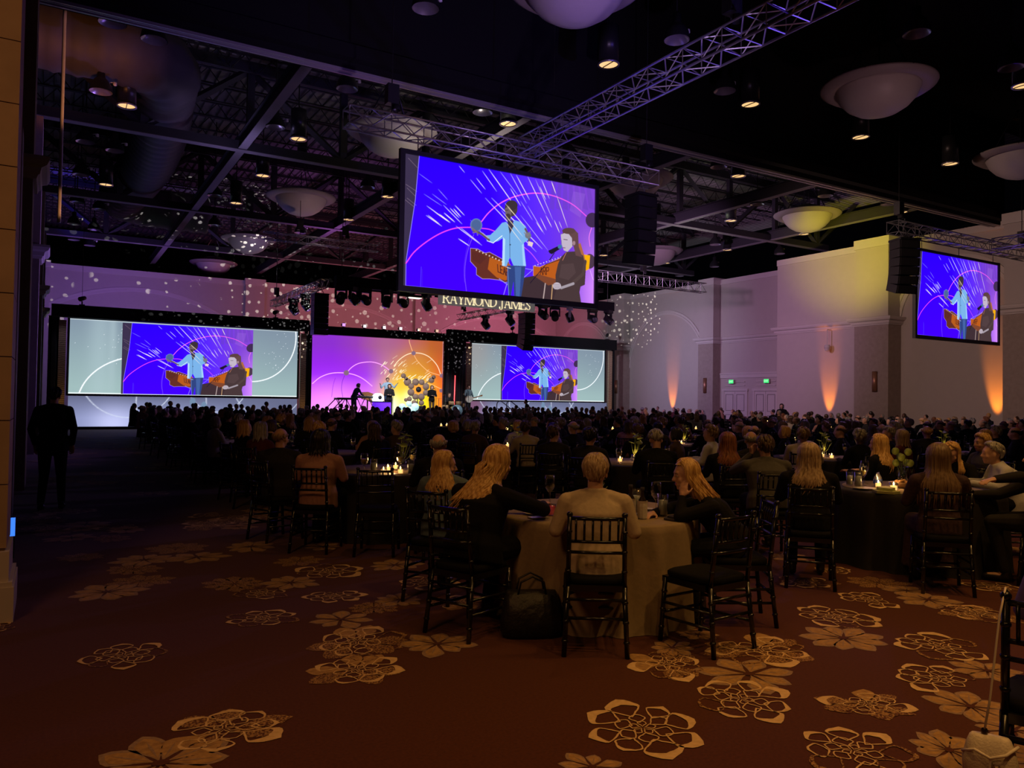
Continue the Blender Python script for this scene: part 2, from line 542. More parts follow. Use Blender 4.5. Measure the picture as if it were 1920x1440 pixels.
def concert_picture():
    c = Canvas(560, 315, [(88, 78), (1682, 382), (1668, 1340), (68, 1188)])
    U, V = np.meshgrid(np.linspace(0, 1, c.w), np.linspace(0, 1, c.h))
    blue, mid, pur, pink = [np.array(lin(x)) for x in ((38, 0, 250), (62, 0, 255), (118, 62, 196), (196, 128, 236))]
    t1 = np.clip((U - .42) / .5 + (.35 - V) * .2, 0, 1)[..., None] ** 1.3
    t0 = np.clip(V * .8 + U * .3, 0, 1)[..., None]
    base = blue * (1 - t0) + mid * t0
    base = base * (1 - t1) + pur * t1
    t2 = (np.clip((U - .86) / .14, 0, 1) * np.clip((V - .25) / .6, 0, 1))[..., None]
    c.a[:] = base * (1 - t2) + pink * t2
    for k in range(7):
        x = 1330 + k * 45
        c.poly([(x, 300), (x + 24, 300), (x + 10 + 12 * k, 560), (x - 30 + 10 * k, 540)], (96, 58, 170), .45)
    c.poly([(1500, 400), (1600, 420), (1560, 620), (1470, 560)], (140, 92, 205), .35)
    # dark strip on the left
    c.poly([(80, 60), (212, 95), (178, 470), (98, 990), (95, 1200), (50, 1200)], (54, 44, 70))
    for a, b in (((100, 340), (190, 400)), ((120, 120), (195, 200)), ((95, 470), (170, 530)), ((110, 455), (185, 515)), ((110, 370), (180, 440))):
        c.line([a, b], 1, (140, 118, 140), .6)
    c.line([(212, 97), (178, 470), (100, 985), (97, 1190)], 1.2, (150, 130, 255))
    c.line([(97, 1188), (500, 1228), (960, 1278)], 1.6, (150, 120, 255))
    # thin purple arcs
    c.curve([(668, 760), (628, 860), (600, 980), (592, 1100), (606, 1235)], 1.4, (120, 70, 245))
    c.curve([(640, 770), (605, 900), (585, 1040), (590, 1160)], 1, (96, 40, 250))
    c.curve([(1085, 862), (1150, 920), (1215, 1004)], 2, (190, 80, 230))
    c.curve([(1654, 700), (1632, 780), (1640, 860)], 1.5, (255, 130, 230))
    c.curve([(1640, 1060), (1655, 1110), (1668, 1140)], 1, (230, 190, 250))
    c.curve([(100, 1000), (170, 905), (280, 815), (400, 745), (520, 706), (640, 700), (700, 704)], 2.6, (226, 60, 220))
    c.curve([(735, 708), (795, 716), (850, 736)], 2.4, (215, 60, 215))
    c.curve([(730, 655), (790, 580), (870, 512), (960, 462), (1060, 430), (1180, 414), (1300, 428), (1410, 465), (1510, 520), (1615, 612)], 2.6, (230, 84, 222))
    c.line([(228, 1030), (222, 1195)], 1, (90, 60, 255)); c.line([(236, 1050), (236, 1195)], 1, (70, 30, 160))
    # light streaks
    Y = (255, 236, 200)
    for a, b, w, al in (((640, 300), (735, 415), 1.3, .6), ((690, 288), (765, 382), 1.3, .8), ((740, 228), (860, 400), 1.4, .7), ((795, 215), (1010, 520), 1.8, .9),
                        ((765, 455), (1190, 905), 1.8, .8), ((818, 455), (1240, 880), 1.9, .9), ((890, 235), (1050, 450), 1, .6), ((975, 250), (1110, 500), 1.3, .7),
                        ((1025, 265), (1135, 470), 1.7, .9), ((975, 375), (1060, 520), 1.6, .9), ((1120, 278), (1270, 590), 1.6, .9), ((1185, 300), (1330, 640), 1.2, .7),
                        ((1235, 300), (1300, 460), 1.5, .9), ((1318, 316), (1355, 420), 1.9, .95), ((1360, 430), (1452, 700), 1.5, .8), ((1190, 655), (1245, 740), 1.5, .9),
                        ((1225, 620), (1275, 725), 1.4, .9), ((1270, 600), (1320, 700), 1.5, .9), ((1340, 640), (1385, 745), 1.6, .95), ((1220, 360), (1270, 470), 1.6, .9),
                        ((1060, 600), (1290, 895), 1.1, .6), ((1120, 520), (1260, 760), 1.1, .6), ((1060, 480), (1160, 640), 1.1, .6), ((1380, 650), (1405, 710), 1.2, .8),
                        ((545, 185), (592, 242), 1.2, .6), ((510, 515), (590, 600), 1.6, .8), ((415, 515), (570, 672), 1.3, .8), ((275, 520), (440, 640), 1.5, .8),
                        ((270, 600), (400, 690), 1.6, .9), ((285, 598), (380, 672), 1.4, .9), ((420, 580), (508, 655), 2, .95), ((380, 590), (470, 660), 2, .9),
                        ((500, 545), (560, 612), 1.8, .9), ((470, 540), (545, 620), 1.6, .9), ((340, 570), (460, 655), 1.6, .85), ((520, 690), (735, 850), 1.5, .8),
                        ((560, 705), (720, 835), 1.4, .8), ((540, 795), (630, 855), 2, .8), ((640, 640), (800, 820), 1, .6), ((370, 380), (450, 470), 1, .35),
                        ((250, 420), (400, 520), 1, .3), ((320, 420), (440, 510), 1, .35), ((210, 250), (320, 330), 1, .25)):
        c.line([a, b], w, Y, al, taper=True)
    # discs
    c.ell(688, 682, 50, 56, (92, 112, 160)); c.ell(688, 682, 40, 46, (70, 92, 140))
    c.ell(1658, 640, 55, 62, (60, 40, 76)); c.ell(1636, 984, 46, 62, (70, 50, 70))
    c.poly([(1585, 925), (1640, 935), (1630, 1050), (1590, 1070)], (226, 160, 10))
    # wooden sculptural keyboard fronts with gold letters
    def wood(pts, dark):
        c.poly(pts, dark)
        c.line(pts + [pts[0]], 1.1, (190, 150, 170), .8)
    wood([(640, 875), (700, 880), (760, 915), (800, 908), (850, 935), (905, 965), (960, 985), (985, 1150), (930, 1160), (880, 1140), (800, 1130), (740, 1130), (690, 1095), (690, 1040), (640, 985)], (92, 42, 34))
    c.poly([(800, 950), (905, 985), (975, 1010), (975, 1125), (930, 1145), (860, 1120), (785, 1050)], (168, 84, 26))
    c.poly([(650, 900), (740, 925), (770, 960), (720, 1010), (655, 970)], (84, 38, 34))
    for k in range(9):
        c.ell(690 + k * 27, 890 + k * 12, 6, 6, (225, 205, 190), .8)
    letters(c, 'LEAR', 866, 1010, 18, 62, (56, 24, 30), 2.2, skew=(4, 8))
    wood([(1165, 1022), (1220, 1030), (1290, 1000), (1370, 965), (1440, 935), (1440, 1150), (1370, 1160), (1290, 1190), (1200, 1165), (1165, 1100)], (172, 84, 26))
    c.poly([(1165, 1110), (1200, 1090), (1380, 1140), (1330, 1190), (1270, 1190), (1200, 1165)], (96, 56, 44), .8)
    letters(c, 'ARP', 1222, 1035, 20, 60, (70, 30, 24), 2.2, skew=(0, 0))
    for k in range(10):
        c.ell(1180 + k * 24, 1020 - k * 8, 5, 5, (220, 205, 205), .7)
    # table / keyboard stand dark mass
    c.poly([(1085, 1120), (1170, 1105), (1290, 1185), (1380, 1165), (1350, 1330), (1040, 1290), (1060, 1180)], (58, 42, 48))
    c.line([(1265, 1170), (1248, 1300)], 3.2, (172, 152, 150)); c.line([(1325, 1180), (1315, 1310)], 2, (215, 170, 120)); c.line([(1100, 1045), (1160, 1055), (1085, 1120)], 1.3, (150, 140, 250))
    c.line([(1140, 1165), (1270, 1010), (1385, 970)], 2, (30, 20, 40)); c.line([(945, 1170), (915, 1270)], 1.8, (150, 120, 255))
    c.line([(880, 1130), (980, 1200)], 1.5, (150, 140, 220))
    # man in pale blue jacket
    sk, hl = (92, 74, 78), (186, 170, 176)
    c.poly([(948, 1020), (1100, 1018), (1085, 1150), (1060, 1300), (1005, 1290), (1000, 1150), (975, 1290), (960, 1270), (945, 1130)], (44, 62, 118))
    c.poly([(1010, 1030), (1065, 1030), (1050, 1290), (1020, 1290)], (66, 96, 156), .8)
    c.line([(952, 1030), (960, 1270)], 1, (120, 150, 210)); c.line([(945, 1035), (975, 1043)], 1.6, (190, 190, 210))
    c.poly([(905, 662), (938, 655), (975, 700), (1010, 640), (1060, 655), (1100, 690), (1130, 760), (1130, 800), (1085, 830), (1090, 900), (1104, 1024), (1000, 1020), (970, 950), (940, 1028), (904, 1020), (915, 900), (910, 790), (870, 815), (825, 826), (775, 805), (760, 770), (805, 765), (850, 725)], (112, 164, 214))
    c.poly([(912, 780), (904, 1020), (925, 1022), (930, 800)], (190, 220, 245), .7); c.poly([(1085, 830), (1104, 1024), (1080, 1020), (1070, 850)], (168, 206, 238), .6)
    c.line([(780, 812), (830, 830), (905, 770)], 1.6, (235, 240, 250)); c.line([(968, 720), (970, 950)], 1.6, (58, 84, 130)); c.ell(972, 845, 6, 6, (40, 50, 70))
    c.poly([(948, 640), (995, 640), (1000, 690), (970, 755), (958, 700)], (52, 46, 66))
    c.ell(980, 545, 54, 66, (66, 52, 56)); c.ell(985, 515, 50, 42, (54, 44, 50)); c.poly([(928, 545), (960, 520), (985, 560), (975, 640), (945, 640), (932, 590)], (104, 88, 94))
    c.ell(955, 610, 22, 26, (60, 48, 52)); c.line([(935, 558), (955, 556)], 1.4, (40, 30, 36))
    c.line([(795, 805), (740, 760), (690, 735), (660, 725)], 6, sk); c.line([(790, 790), (740, 748)], 2, hl)
    for q in ((650, 700), (655, 720), (662, 745), (700, 765)):
        c.line([(695, 738), q], 2.6, (120, 100, 104))
    c.line([(1100, 715), (1130, 770), (1130, 840)], 6, sk); c.poly([(1125, 815), (1165, 828), (1155, 862), (1118, 850)], (214, 190, 190)); c.ell(1122, 768, 26, 26, (104, 108, 120))
    for q in ((1090, 745), (1100, 730), (1140, 735)):
        c.line([(1120, 770), q], 2.4, (124, 110, 116))
    # streaks that cross the man
    for a, b, w, al in (((930, 500), (1100, 700), 1.6, .9), ((900, 560), (1080, 780), 1.4, .8), ((940, 660), (1070, 830), 1.3, .8)):
        c.line([a, b], w, Y, al, taper=True)
    # woman at the microphone
    br = (66, 50, 52)
    c.poly([(1500, 860), (1560, 830), (1590, 930), (1600, 980), (1560, 980)], (160, 96, 60))
    c.poly([(1395, 950), (1440, 905), (1520, 900), (1580, 935), (1605, 1030), (1595, 1180), (1560, 1195), (1550, 1240), (1565, 1335), (1330, 1310), (1355, 1230), (1350, 1100), (1370, 1010)], br)
    c.poly([(1400, 1010), (1500, 1000), (1520, 1080), (1460, 1140), (1380, 1120)], (78, 60, 62), .7)
    c.line([(1600, 985), (1580, 1090), (1500, 1160)], 9, (74, 58, 58))
    c.line([(1500, 1170), (1400, 1205), (1350, 1190)], 7, (150, 140, 150)); c.ell(1362, 1190, 34, 30, (178, 166, 178))
    for k in range(4):
        c.line([(1336 + k * 3, 1176 + k * 14), (1386, 1180 + k * 12)], 1, (98, 88, 98), .8)
    c.poly([(1400, 760), (1440, 715), (1500, 708), (1540, 750), (1545, 860), (1575, 950), (1520, 935), (1500, 850), (1440, 905), (1420, 880)], (92, 64, 66))
    c.poly([(1395, 760), (1450, 740), (1488, 790), (1492, 860), (1450, 905), (1420, 892), (1402, 840)], (178, 166, 184))
    c.ell(1462, 730, 55, 26, (84, 58, 60)); c.line([(1420, 800), (1450, 805)], 1.8, (70, 52, 64)); c.line([(1412, 870), (1432, 872)], 2, (110, 60, 80)); c.line([(1400, 808), (1402, 845)], 1.3, (120, 104, 120)); c.ell(1505, 832, 12, 18, (150, 120, 130))
    c.line([(1440, 912), (1410, 975)], 1.3, (196, 120, 100))
    c.poly([(1290, 895), (1370, 858), (1400, 850), (1405, 872), (1365, 895), (1320, 925), (1300, 915)], (28, 20, 40)); c.ell(1388, 862, 18, 18, (60, 110, 150)); c.line([(1340, 915), (1300, 975)], 2.4, (34, 24, 50))
    return c


CONCERT = concert_picture()
me_concert = CONCERT.mesh('screen_image', 1, 1, 1.25)


def side_panel_picture(seed, warm):
    """grey-green full-width picture behind the inset: arcs and snow-like specks"""
    c = Canvas(420, 140)
    U, V = np.meshgrid(np.linspace(0, 1, c.w), np.linspace(0, 1, c.h))
    a, b = np.array(lin((118, 134, 150))), np.array(lin((146, 172, 172)))
    t = np.clip(V * 1.1, 0, 1)[..., None]
    c.a[:] = a * (1 - t) + b * t
    if warm:
        c.glow(.02, .1, .12, .6, (150, 140, 134), .6)
    else:
        c.glow(.12, .3, .05, 1.4, (168, 190, 196), .4); c.glow(.17, .2, .015, .8, (170, 190, 196), .35)
    c.glow(1., .1, .2, .6, (116, 130, 146), .5)
    rg = random.Random(seed)
    for k in range(46):
        u = rg.choice((rg.uniform(.02, .24), rg.uniform(.84, .97), rg.gauss(.2, .02), rg.gauss(.88, .02)))
        c.a[min(139, max(0, int(rg.uniform(.02, .6) * 140))), min(419, int(u * 420))] = lin((226, 234, 240))
    k = np.linspace(math.pi * 1.02, math.pi * 1.56, 30)
    c.line(np.c_[.285 + .25 * np.cos(k) * 1.0, 1.16 + .68 * np.sin(k)], 2.0, (236, 242, 246))
    k = np.linspace(-.75, 1.75, 40)
    c.line(np.c_[.775 + .215 * np.cos(k), .10 + .68 * np.sin(k)], 2.0, (236, 242, 246))
    c.line([(0, .992), (1, .992)], 2.4, (236, 246, 246)); c.line([(0, .006), (1, .006)], 1.4, (200, 214, 220))
    return c


def lower_panel_picture(warm):
    c = Canvas(300, 52)
    U, V = np.meshgrid(np.linspace(0, 1, c.w), np.linspace(0, 1, c.h))
    a, b, d = np.array(lin((92, 96, 124))), np.array(lin((150, 158, 204))), np.array(lin((104, 110, 150)))
    t = np.clip(1 - abs(U - .3) * 1.5, 0, 1)[..., None] * np.clip(V * 1.4, 0, 1)[..., None]
    c.a[:] = a * (1 - t) + b * t
    c.glow(.18, .9, .08, .5, (196, 200, 240), .7)
    if warm:
        c.glow(.03, .4, .08, 1.2, (120, 70, 96), .8)
    for u0, v0, ru, rv in ((.62, -.6, .14, 1.1), (.86, -.5, .17, 1.2), (.24, -.8, .2, 1.5), (.42, .2, .15, 1.4)):
        k = np.linspace(0, 2 * math.pi, 60)
        c.line(np.c_[u0 + ru * np.cos(k), v0 + rv * np.sin(k)], 1.3, (196, 204, 224), .75)
    for u, v in ((.51, .16), (.56, .3)):
        t_ = np.linspace(0, 2 * math.pi, 16)
        c.poly(np.c_[u + .013 * np.cos(t_), v + .16 * np.sin(t_)], (104, 128, 156))
    return c


def stage_backdrop_picture():
    # crop coordinates of the backdrop: TL (135,35) TR (1712,112) BR(1700,1010) BL(128,1010)
    c = Canvas(420, 250, [(135, 35), (1712, 112), (1700, 1010), (128, 1010)])
    U, V = np.meshgrid(np.linspace(0, 1, c.w), np.linspace(0, 1, c.h))
    k = lambda *x: np.array(lin(x))
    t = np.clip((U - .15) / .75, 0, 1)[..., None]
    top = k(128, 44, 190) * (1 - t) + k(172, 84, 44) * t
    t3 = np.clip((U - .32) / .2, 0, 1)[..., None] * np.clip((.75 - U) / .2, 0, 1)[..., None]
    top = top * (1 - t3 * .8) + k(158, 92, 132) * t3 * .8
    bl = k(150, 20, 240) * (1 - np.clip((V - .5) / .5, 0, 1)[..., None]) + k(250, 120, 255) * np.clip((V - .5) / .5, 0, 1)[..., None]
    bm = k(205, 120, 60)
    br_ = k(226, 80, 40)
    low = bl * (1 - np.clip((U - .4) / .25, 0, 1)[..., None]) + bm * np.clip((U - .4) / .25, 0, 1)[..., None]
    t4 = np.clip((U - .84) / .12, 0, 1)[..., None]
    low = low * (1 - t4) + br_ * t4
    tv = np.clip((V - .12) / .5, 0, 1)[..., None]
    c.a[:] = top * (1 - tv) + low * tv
    c.glow(.15, .98, .22, .3, (255, 160, 255), .8)  # coloured uplight glow painted into the backdrop's emissive colours
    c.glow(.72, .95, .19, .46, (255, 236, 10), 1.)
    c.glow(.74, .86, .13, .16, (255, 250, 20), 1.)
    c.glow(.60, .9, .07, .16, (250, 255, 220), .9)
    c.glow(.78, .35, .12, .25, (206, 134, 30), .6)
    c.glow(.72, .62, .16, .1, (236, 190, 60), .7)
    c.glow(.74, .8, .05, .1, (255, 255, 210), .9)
    c.line([(135, 35), (1712, 112)], 1.4, (226, 190, 255)); c.line([(1712, 112), (1704, 540)], 1.6, (255, 200, 190)); c.line([(135, 35), (130, 1010)], 1.6, (240, 190, 255))
    P, Pk = (255, 170, 255), (255, 190, 200)
    c.curve([(148, 640), (230, 570), (330, 525), (430, 508), (550, 512), (660, 535), (760, 585), (860, 665)], 2.2, P)
    c.curve([(560, 500), (610, 445), (680, 400), (760, 380), (850, 375), (930, 392), (1000, 425), (1075, 480)], 2.2, (250, 160, 250))
    c.curve([(1120, 420), (1180, 350), (1260, 290), (1340, 264), (1440, 266), (1530, 300), (1600, 360), (1650, 430), (1685, 525)], 2.2, (255, 226, 190))
    c.curve([(1298, 85), (1310, 150), (1350, 262), (1400, 355), (1470, 430), (1550, 490), (1690, 535)], 1.5, (255, 190, 130))
    c.curve([(530, 540), (505, 610), (495, 700), (512, 800)], 1.1, (90, 10, 170)); c.curve([(420, 570), (395, 660), (378, 800)], 1, (130, 20, 200))
    c.curve([(1110, 590), (1250, 570), (1400, 600), (1560, 640), (1700, 700)], 1.3, (255, 210, 140))
    rg = random.Random(4)
    for k_ in range(64):
        x, y = rg.uniform(950, 1230), rg.uniform(380, 600)
        if k_ > 26:
            x, y = rg.uniform(1180, 1520), rg.uniform(540, 660)
        if k_ > 50:
            x, y = rg.uniform(1060, 1600), rg.uniform(300, 520)
        L = rg.uniform(18, 40)
        c.line([(x, y), (x + L * (.8 if k_ <= 26 else 1.5), y - L)], 1.6, (255, 246, 206), .9 if k_ < 50 else .35)
    c.ell(1350, 600, 120, 26, (255, 250, 200), .5)
    for x, y, r_ in ((550, 508, 32), (1355, 264, 26), (1085, 485, 27), (1696, 535, 24), (1690, 716, 22)):
        c.ell(x, y, r_, r_ * 1.0, (124, 96, 116))
    return c


# ------------------------------------------------------------------ projection screens
def far_screen(x0, x1, z0, z1, ix0, ix1, iz0, iz1, label, warm, seed):
    y = 42.0
    t = thing('projection_screen', label, 'screen', (x0, y, z0))
    W, H = x1 - x0, z1 - z0
    o = bpy.data.objects.new('screen_surface', side_panel_picture(seed, warm).mesh('screen_surface', W, H, 1.0))
    col.objects.link(o); o.parent = t
    im = bpy.data.objects.new('screen_image', me_concert)
    im.scale = (ix1 - ix0, 1, iz1 - iz0)
    im.location = (ix0 - x0, -.02, iz0 - z0)
    col.objects.link(im); im.parent = t
    f = MB()
    for a, b, cc, d in ((-.1, W + .1, -.1, 0), (-.1, W + .1, H, H + .08), (-.1, 0, 0, H), (W, W + .1, 0, H)):
        f.ext(a, b, -.03, .05, cc, d)
    f.build('frame', M_blkmetal, t)
    return t


far_screen(.72, 11.45, 1.68, 5.22, 2.94, 9.1, 1.70, 5.16, 'wide projection screen left of the stage, grey sides around a blue concert picture', False, 3)
far_screen(22.1, 32.3, 1.68, 5.14, 24.19, 30.04, 1.70, 5.09, 'wide projection screen right of the stage drape, grey sides around a blue concert picture', True, 8)


def hung_screen(x0, label):
    t = thing('hanging_screen', label, 'screen', (x0, 15, 4.0))
    W, H = 4.94, 2.77
    im = bpy.data.objects.new('screen_image', me_concert)
    im.scale = (W, 1, H)
    col.objects.link(im); im.parent = t
    f = MB()
    for a, b, cc, d in ((-.11, W + .09, -.12, 0), (-.11, W + .09, H, H + .09), (-.11, 0, 0, H), (W, W + .09, 0, H)):
        f.ext(a, b, -.05, .06, cc, d)
    f.build('frame', M_blkmetal, t)
    b = MB(); b.ext(-.05, W + .05, .03, .06, -.05, H + .05)
    b.build('screen_backing', M_black, t)
    for x in (.3, W / 2, W - .3):
        cb = MB()
        cb.bar((x, 0, H + .05), (x, 0, 3.12), .012)
        cb.build('hanging_cable', M_blkmetal, t)
    return t


hung_screen(6.24, 'large screen hung from the middle truss, with a blue concert picture')
hung_screen(24.29, 'screen hung beside the right hand wall under the end truss, same blue concert picture')
ORD = ['first', 'second', 'third', 'fourth', 'fifth', 'sixth', 'seventh', 'eighth', 'ninth', 'tenth', 'eleventh', 'twelfth', 'thirteenth', 'fourteenth']


# ------------------------------------------------------------------ floor: burgundy carpet with woven gold flowers
def carpet_mat(name, c1, c2, scale, amt):
    m = bpy.data.materials.new(name)
    m.use_nodes = True
    nt = m.node_tree
    b = nt.nodes['Principled BSDF']
    b.inputs['Roughness'].default_value = .95
    b.inputs['Specular IOR Level'].default_value = .1
    b.inputs['Sheen Weight'].default_value = .15
    tc = nt.nodes.new('ShaderNodeTexCoord')
    no = nt.nodes.new('ShaderNodeTexNoise'); no.inputs['Scale'].default_value = scale; no.inputs['Detail'].default_value = 3
    rp = nt.nodes.new('ShaderNodeValToRGB')
    rp.color_ramp.elements[0].position = .5 - amt
    rp.color_ramp.elements[1].position = .5 + amt
    rp.color_ramp.elements[0].color = (*c1, 1)
    rp.color_ramp.elements[1].color = (*c2, 1)
    L = nt.links.new
    L(tc.outputs['Object'], no.inputs['Vector']); L(no.outputs['Fac'], rp.inputs[0]); L(rp.outputs[0], b.inputs['Base Color'])
    return m


C_base = carpet_mat('carpet_burgundy', (.052, .0110, .0045), (.088, .0215, .0075), 60, .25)
C_line = carpet_mat('carpet_gold_thread', (.50, .32, .15), (.70, .48, .26), 30, .3)
C_fill = carpet_mat('carpet_old_gold_pile', (.26, .14, .055), (.44, .25, .09), 26, .2)
C_mauve = carpet_mat('carpet_mauve_gold_edge', (.20, .125, .10), (.34, .215, .13), 40, .25)
C_speck = carpet_mat('carpet_speckled_gold', (.075, .018, .010), (.34, .19, .07), 85, .06)


def petal(a, r0, r1, wid, n=14, jag=0., rg=random):
    pts = []
    for i in range(2 * n):
        t = i / (2 * n)
        u = t * 2 if t < .5 else 2 - t * 2
        s_ = 1 if t < .5 else -1
        if u < .62:
            w = wid * math.sin(min(1, (u / .62) ** .8) * math.pi * .5)
        else:
            q = (u - .62) / .38
            w = wid * (1 - q ** 1.5) * (1 + .10 * s_ * math.sin(q * 5))
        rr = r0 + (r1 - r0) * u + rg.uniform(-jag, jag)
        an = a + s_ * w
        pts.append((rr * math.cos(an), rr * math.sin(an)))
    return pts


def flower(mb, cx, cy, r, kind, rg, z):
    rot = rg.uniform(0, 6.28)
    sx = rg.uniform(.9, 1.15)
    q = rg.uniform(0, 3.14)
    tr = Matrix.Rotation(q, 2) @ Matrix(((sx, 0), (0, 1 / sx))) @ Matrix.Rotation(-q, 2)

    def place(pts, zz):
        return [Vector((*(tr @ Vector(p)), 0)) + Vector((cx, cy, zz)) for p in pts]

    def filled(pts, m, zz, cr):
        mb.m = m
        P = place(pts, zz)
        c0 = place([cr], zz)[0]
        n = len(P)
        mb.add([c0] + P, [(0, 1 + i, 1 + (i + 1) % n) for i in range(n)], False)

    def ring(pts, w, m, zz, cr, tipw=1.):
        mb.m = m
        n = len(pts)
        inner = []
        for i, p in enumerate(pts):
            d = Vector((cr[0] - p[0], cr[1] - p[1]))
            L = d.length or 1
            rad = math.hypot(*p) / r
            k = w * (1 + tipw * max(0, rad - .75) * 4)
            inner.append((p[0] + d.x / L * min(k, L * .8), p[1] + d.y / L * min(k, L * .8)))
        A, B = place(pts, zz), place(inner, zz)
        mb.add(A + B, [(i, (i + 1) % n, n + (i + 1) % n, n + i) for i in range(n)], False)

    n1 = rg.choice((7, 8, 8, 9))
    if kind == 'F':
        for k in range(n1):
            a = rot + 6.283 * k / n1 + rg.uniform(-.08, .08)
            rr = r * rg.uniform(.82, 1.08)
            p = petal(a, r * .05, rr, .40, 10, r * .015, rg)
            c0 = (.55 * rr * math.cos(a), .55 * rr * math.sin(a))
            filled(p, 3, z, c0)
            p2 = petal(a, r * .12, rr * .90, .30, 8, r * .012, rg)
            filled(p2, 2, z + .0008, c0)
            filled([(rr * u * math.cos(a + v), rr * u * math.sin(a + v)) for u, v in ((.12, 0), (.5, .05), (.8, 0), (.5, -.05))], 3, z + .0016, c0)
        filled([(r * .13 * math.cos(t), r * .10 * math.sin(t)) for t in np.linspace(0, 6.28, 9)[:-1]], 0, z + .0024, (0, 0))
        return
    if kind in 'SB':
        for k in range(n1 + 1):
            a = rot + .3 + 6.283 * k / (n1 + 1)
            if kind == 'B' and k % 3 == 0:
                continue
            rr = r * rg.uniform(.95, 1.15)
            filled(petal(a, r * .1, rr, .38, 10, r * .03, rg), 4 if kind == 'S' else rg.choice((4, 2, 4)), z, (.55 * rr * math.cos(a), .55 * rr * math.sin(a)))
    if kind == 'S':
        for k in range(6):
            a = rot + 6.283 * k / 6
            p = petal(a, r * .05, r * .5, .45, 8, 0, rg)
            ring(p, r * .035, 2, z + .0012, (.3 * r * math.cos(a), .3 * r * math.sin(a)), 0)
        return
    for k in range(n1):
        a = rot + 6.283 * k / n1 + rg.uniform(-.1, .1)
        if rg.random() < .1:
            continue
        rr = r * rg.uniform(.74, 1.12)
        mm = 1 if rg.random() < .72 else 4
        p = petal(a, r * .38, rr, rg.uniform(.31, .44), 12, r * .012, rg)
        ring(p, r * .034, mm, z + .0012, (.62 * rr * math.cos(a), .62 * rr * math.sin(a)), 4.2 if mm == 1 else 1.5)
    for k in range(6):
        a = rot + .4 + 6.283 * k / 6
        p = petal(a, r * .16, r * rg.uniform(.46, .56), rg.uniform(.42, .52), 9, r * .006, rg)
        ring(p, r * .026, 1, z + .0018, (.33 * r * math.cos(a), .33 * r * math.sin(a)), 0)
    for k in range(5):
        a = rot + 6.283 * k / 5
        p = petal(a, r * .02, r * .24, .55, 7, 0, rg)
        ring(p, r * .021, 1, z + .0024, (.13 * r * math.cos(a), .13 * r * math.sin(a)), 0)


FLOWERS = [(0.43, 5.43, 0.3, 'O'), (0.77, 4.0, 0.29, 'B'), (0.46, 3.77, 0.32, 'F'), (1.38, 5.87, 0.26, 'O'), (1.88, 5.57, 0.25, 'F'), (1.81, 5.02, 0.34, 'B'), (1.62, 4.51, 0.29, 'B'), (2.26, 4.72, 0.27, 'F'), (2.04, 6.26, 0.24, 'O'), (1.55, 6.63, 0.24, 'O'), (1.42, 7.06, 0.26, 'S'), (1.86, 6.88, 0.28, 'F'), (2.28, 7.17, 0.35, 'O'), (0.44, 7.25, 0.31, 'F'), (0.73, 7.53, 0.26, 'S'), (1.32, 8.4, 0.3, 'F'), (0.84, 8.49, 0.32, 'F'), (0.71, 8.07, 0.25, 'S'), (1.2, 9.0, 0.31, 'S'), (1.92, 8.74, 0.32, 'F'), (2.61, 8.4, 0.23, 'F'), (2.48, 5.9, 0.22, 'F'), (2.95, 7.15, 0.29, 'F'), (2.93, 6.35, 0.29, 'O'), (2.87, 5.6, 0.24, 'B'), (2.59, 3.02, 0.33, 'O'), (2.12, 2.81, 0.16, 'F'), (3.35, 3.69, 0.27, 'B'), (4.1, 3.61, 0.36, 'B'), (3.67, 3.31, 0.31, 'F'), (3.32, 3.05, 0.32, 'O'), (4.82, 3.5, 0.32, 'F'), (3.88, 2.67, 0.23, 'B'), (3.3, 2.34, 0.28, 'O'), (5.24, 3.88, 0.35, 'O'), (5.97, 4.09, 0.29, 'O'), (5.25, 3.06, 0.33, 'O'), (6.42, 3.85, 0.29, 'F'), (6.35, 3.42, 0.3, 'B'), (4.62, 2.69, 0.3, 'O'), (5.03, 2.64, 0.23, 'F'), (4.35, 2.37, 0.25, 'F'), (3.71, 2.12, 0.22, 'F'), (6.02, 4.77, 0.27, 'O'), (6.61, 4.44, 0.27, 'S'), (7.43, 3.86, 0.29, 'O'), (6.56, 4.13, 0.21, 'F'), (3.97, 4.05, 0.15, 'F'), (-0.29, 6.48, 0.13, 'O'), (2.17, 7.76, 0.24, 'S'), (6.84, 5.63, 0.26, 'F'), (6.68, 4.99, 0.21, 'O'), (3.6, 3.91, 0.18, 'F'), (4.23, 2.09, 0.2, 'F'), (2.21, 5.77, 0.19, 'S'), (0.3, 8.91, 0.21, 'S')]
rg = random.Random(21)
fl = MB()
fl.ext(-3, 40, -6, 60, -.2, 0)
for i, (x, y, r_, k) in enumerate(sorted(FLOWERS, key=lambda f: 'SFBO'.index(f[3]))):
    flower(fl, x, y, r_, k, rg, .0015 + .00003 * i)
i = 0
while i < 330:
    x, y = rg.uniform(.1, 22), rg.uniform(-1, 34)
    if (y < 9.3 and x < 7.6 and y > 1.9) or x > y * 1.9 + 4:
        continue
    for c_ in range(rg.choice((1, 2, 3))):
        flower(fl, x + rg.uniform(-.5, .5), y + rg.uniform(-.5, .5), rg.uniform(.22, .34), rg.choice('OFSFB'), rg, .0015 + .000006 * i)
    i += 1
structure('floor', fl, [C_base, C_line, C_fill, C_mauve, C_speck])

# ------------------------------------------------------------------ walls
HT = 9.2
YF = 52.0


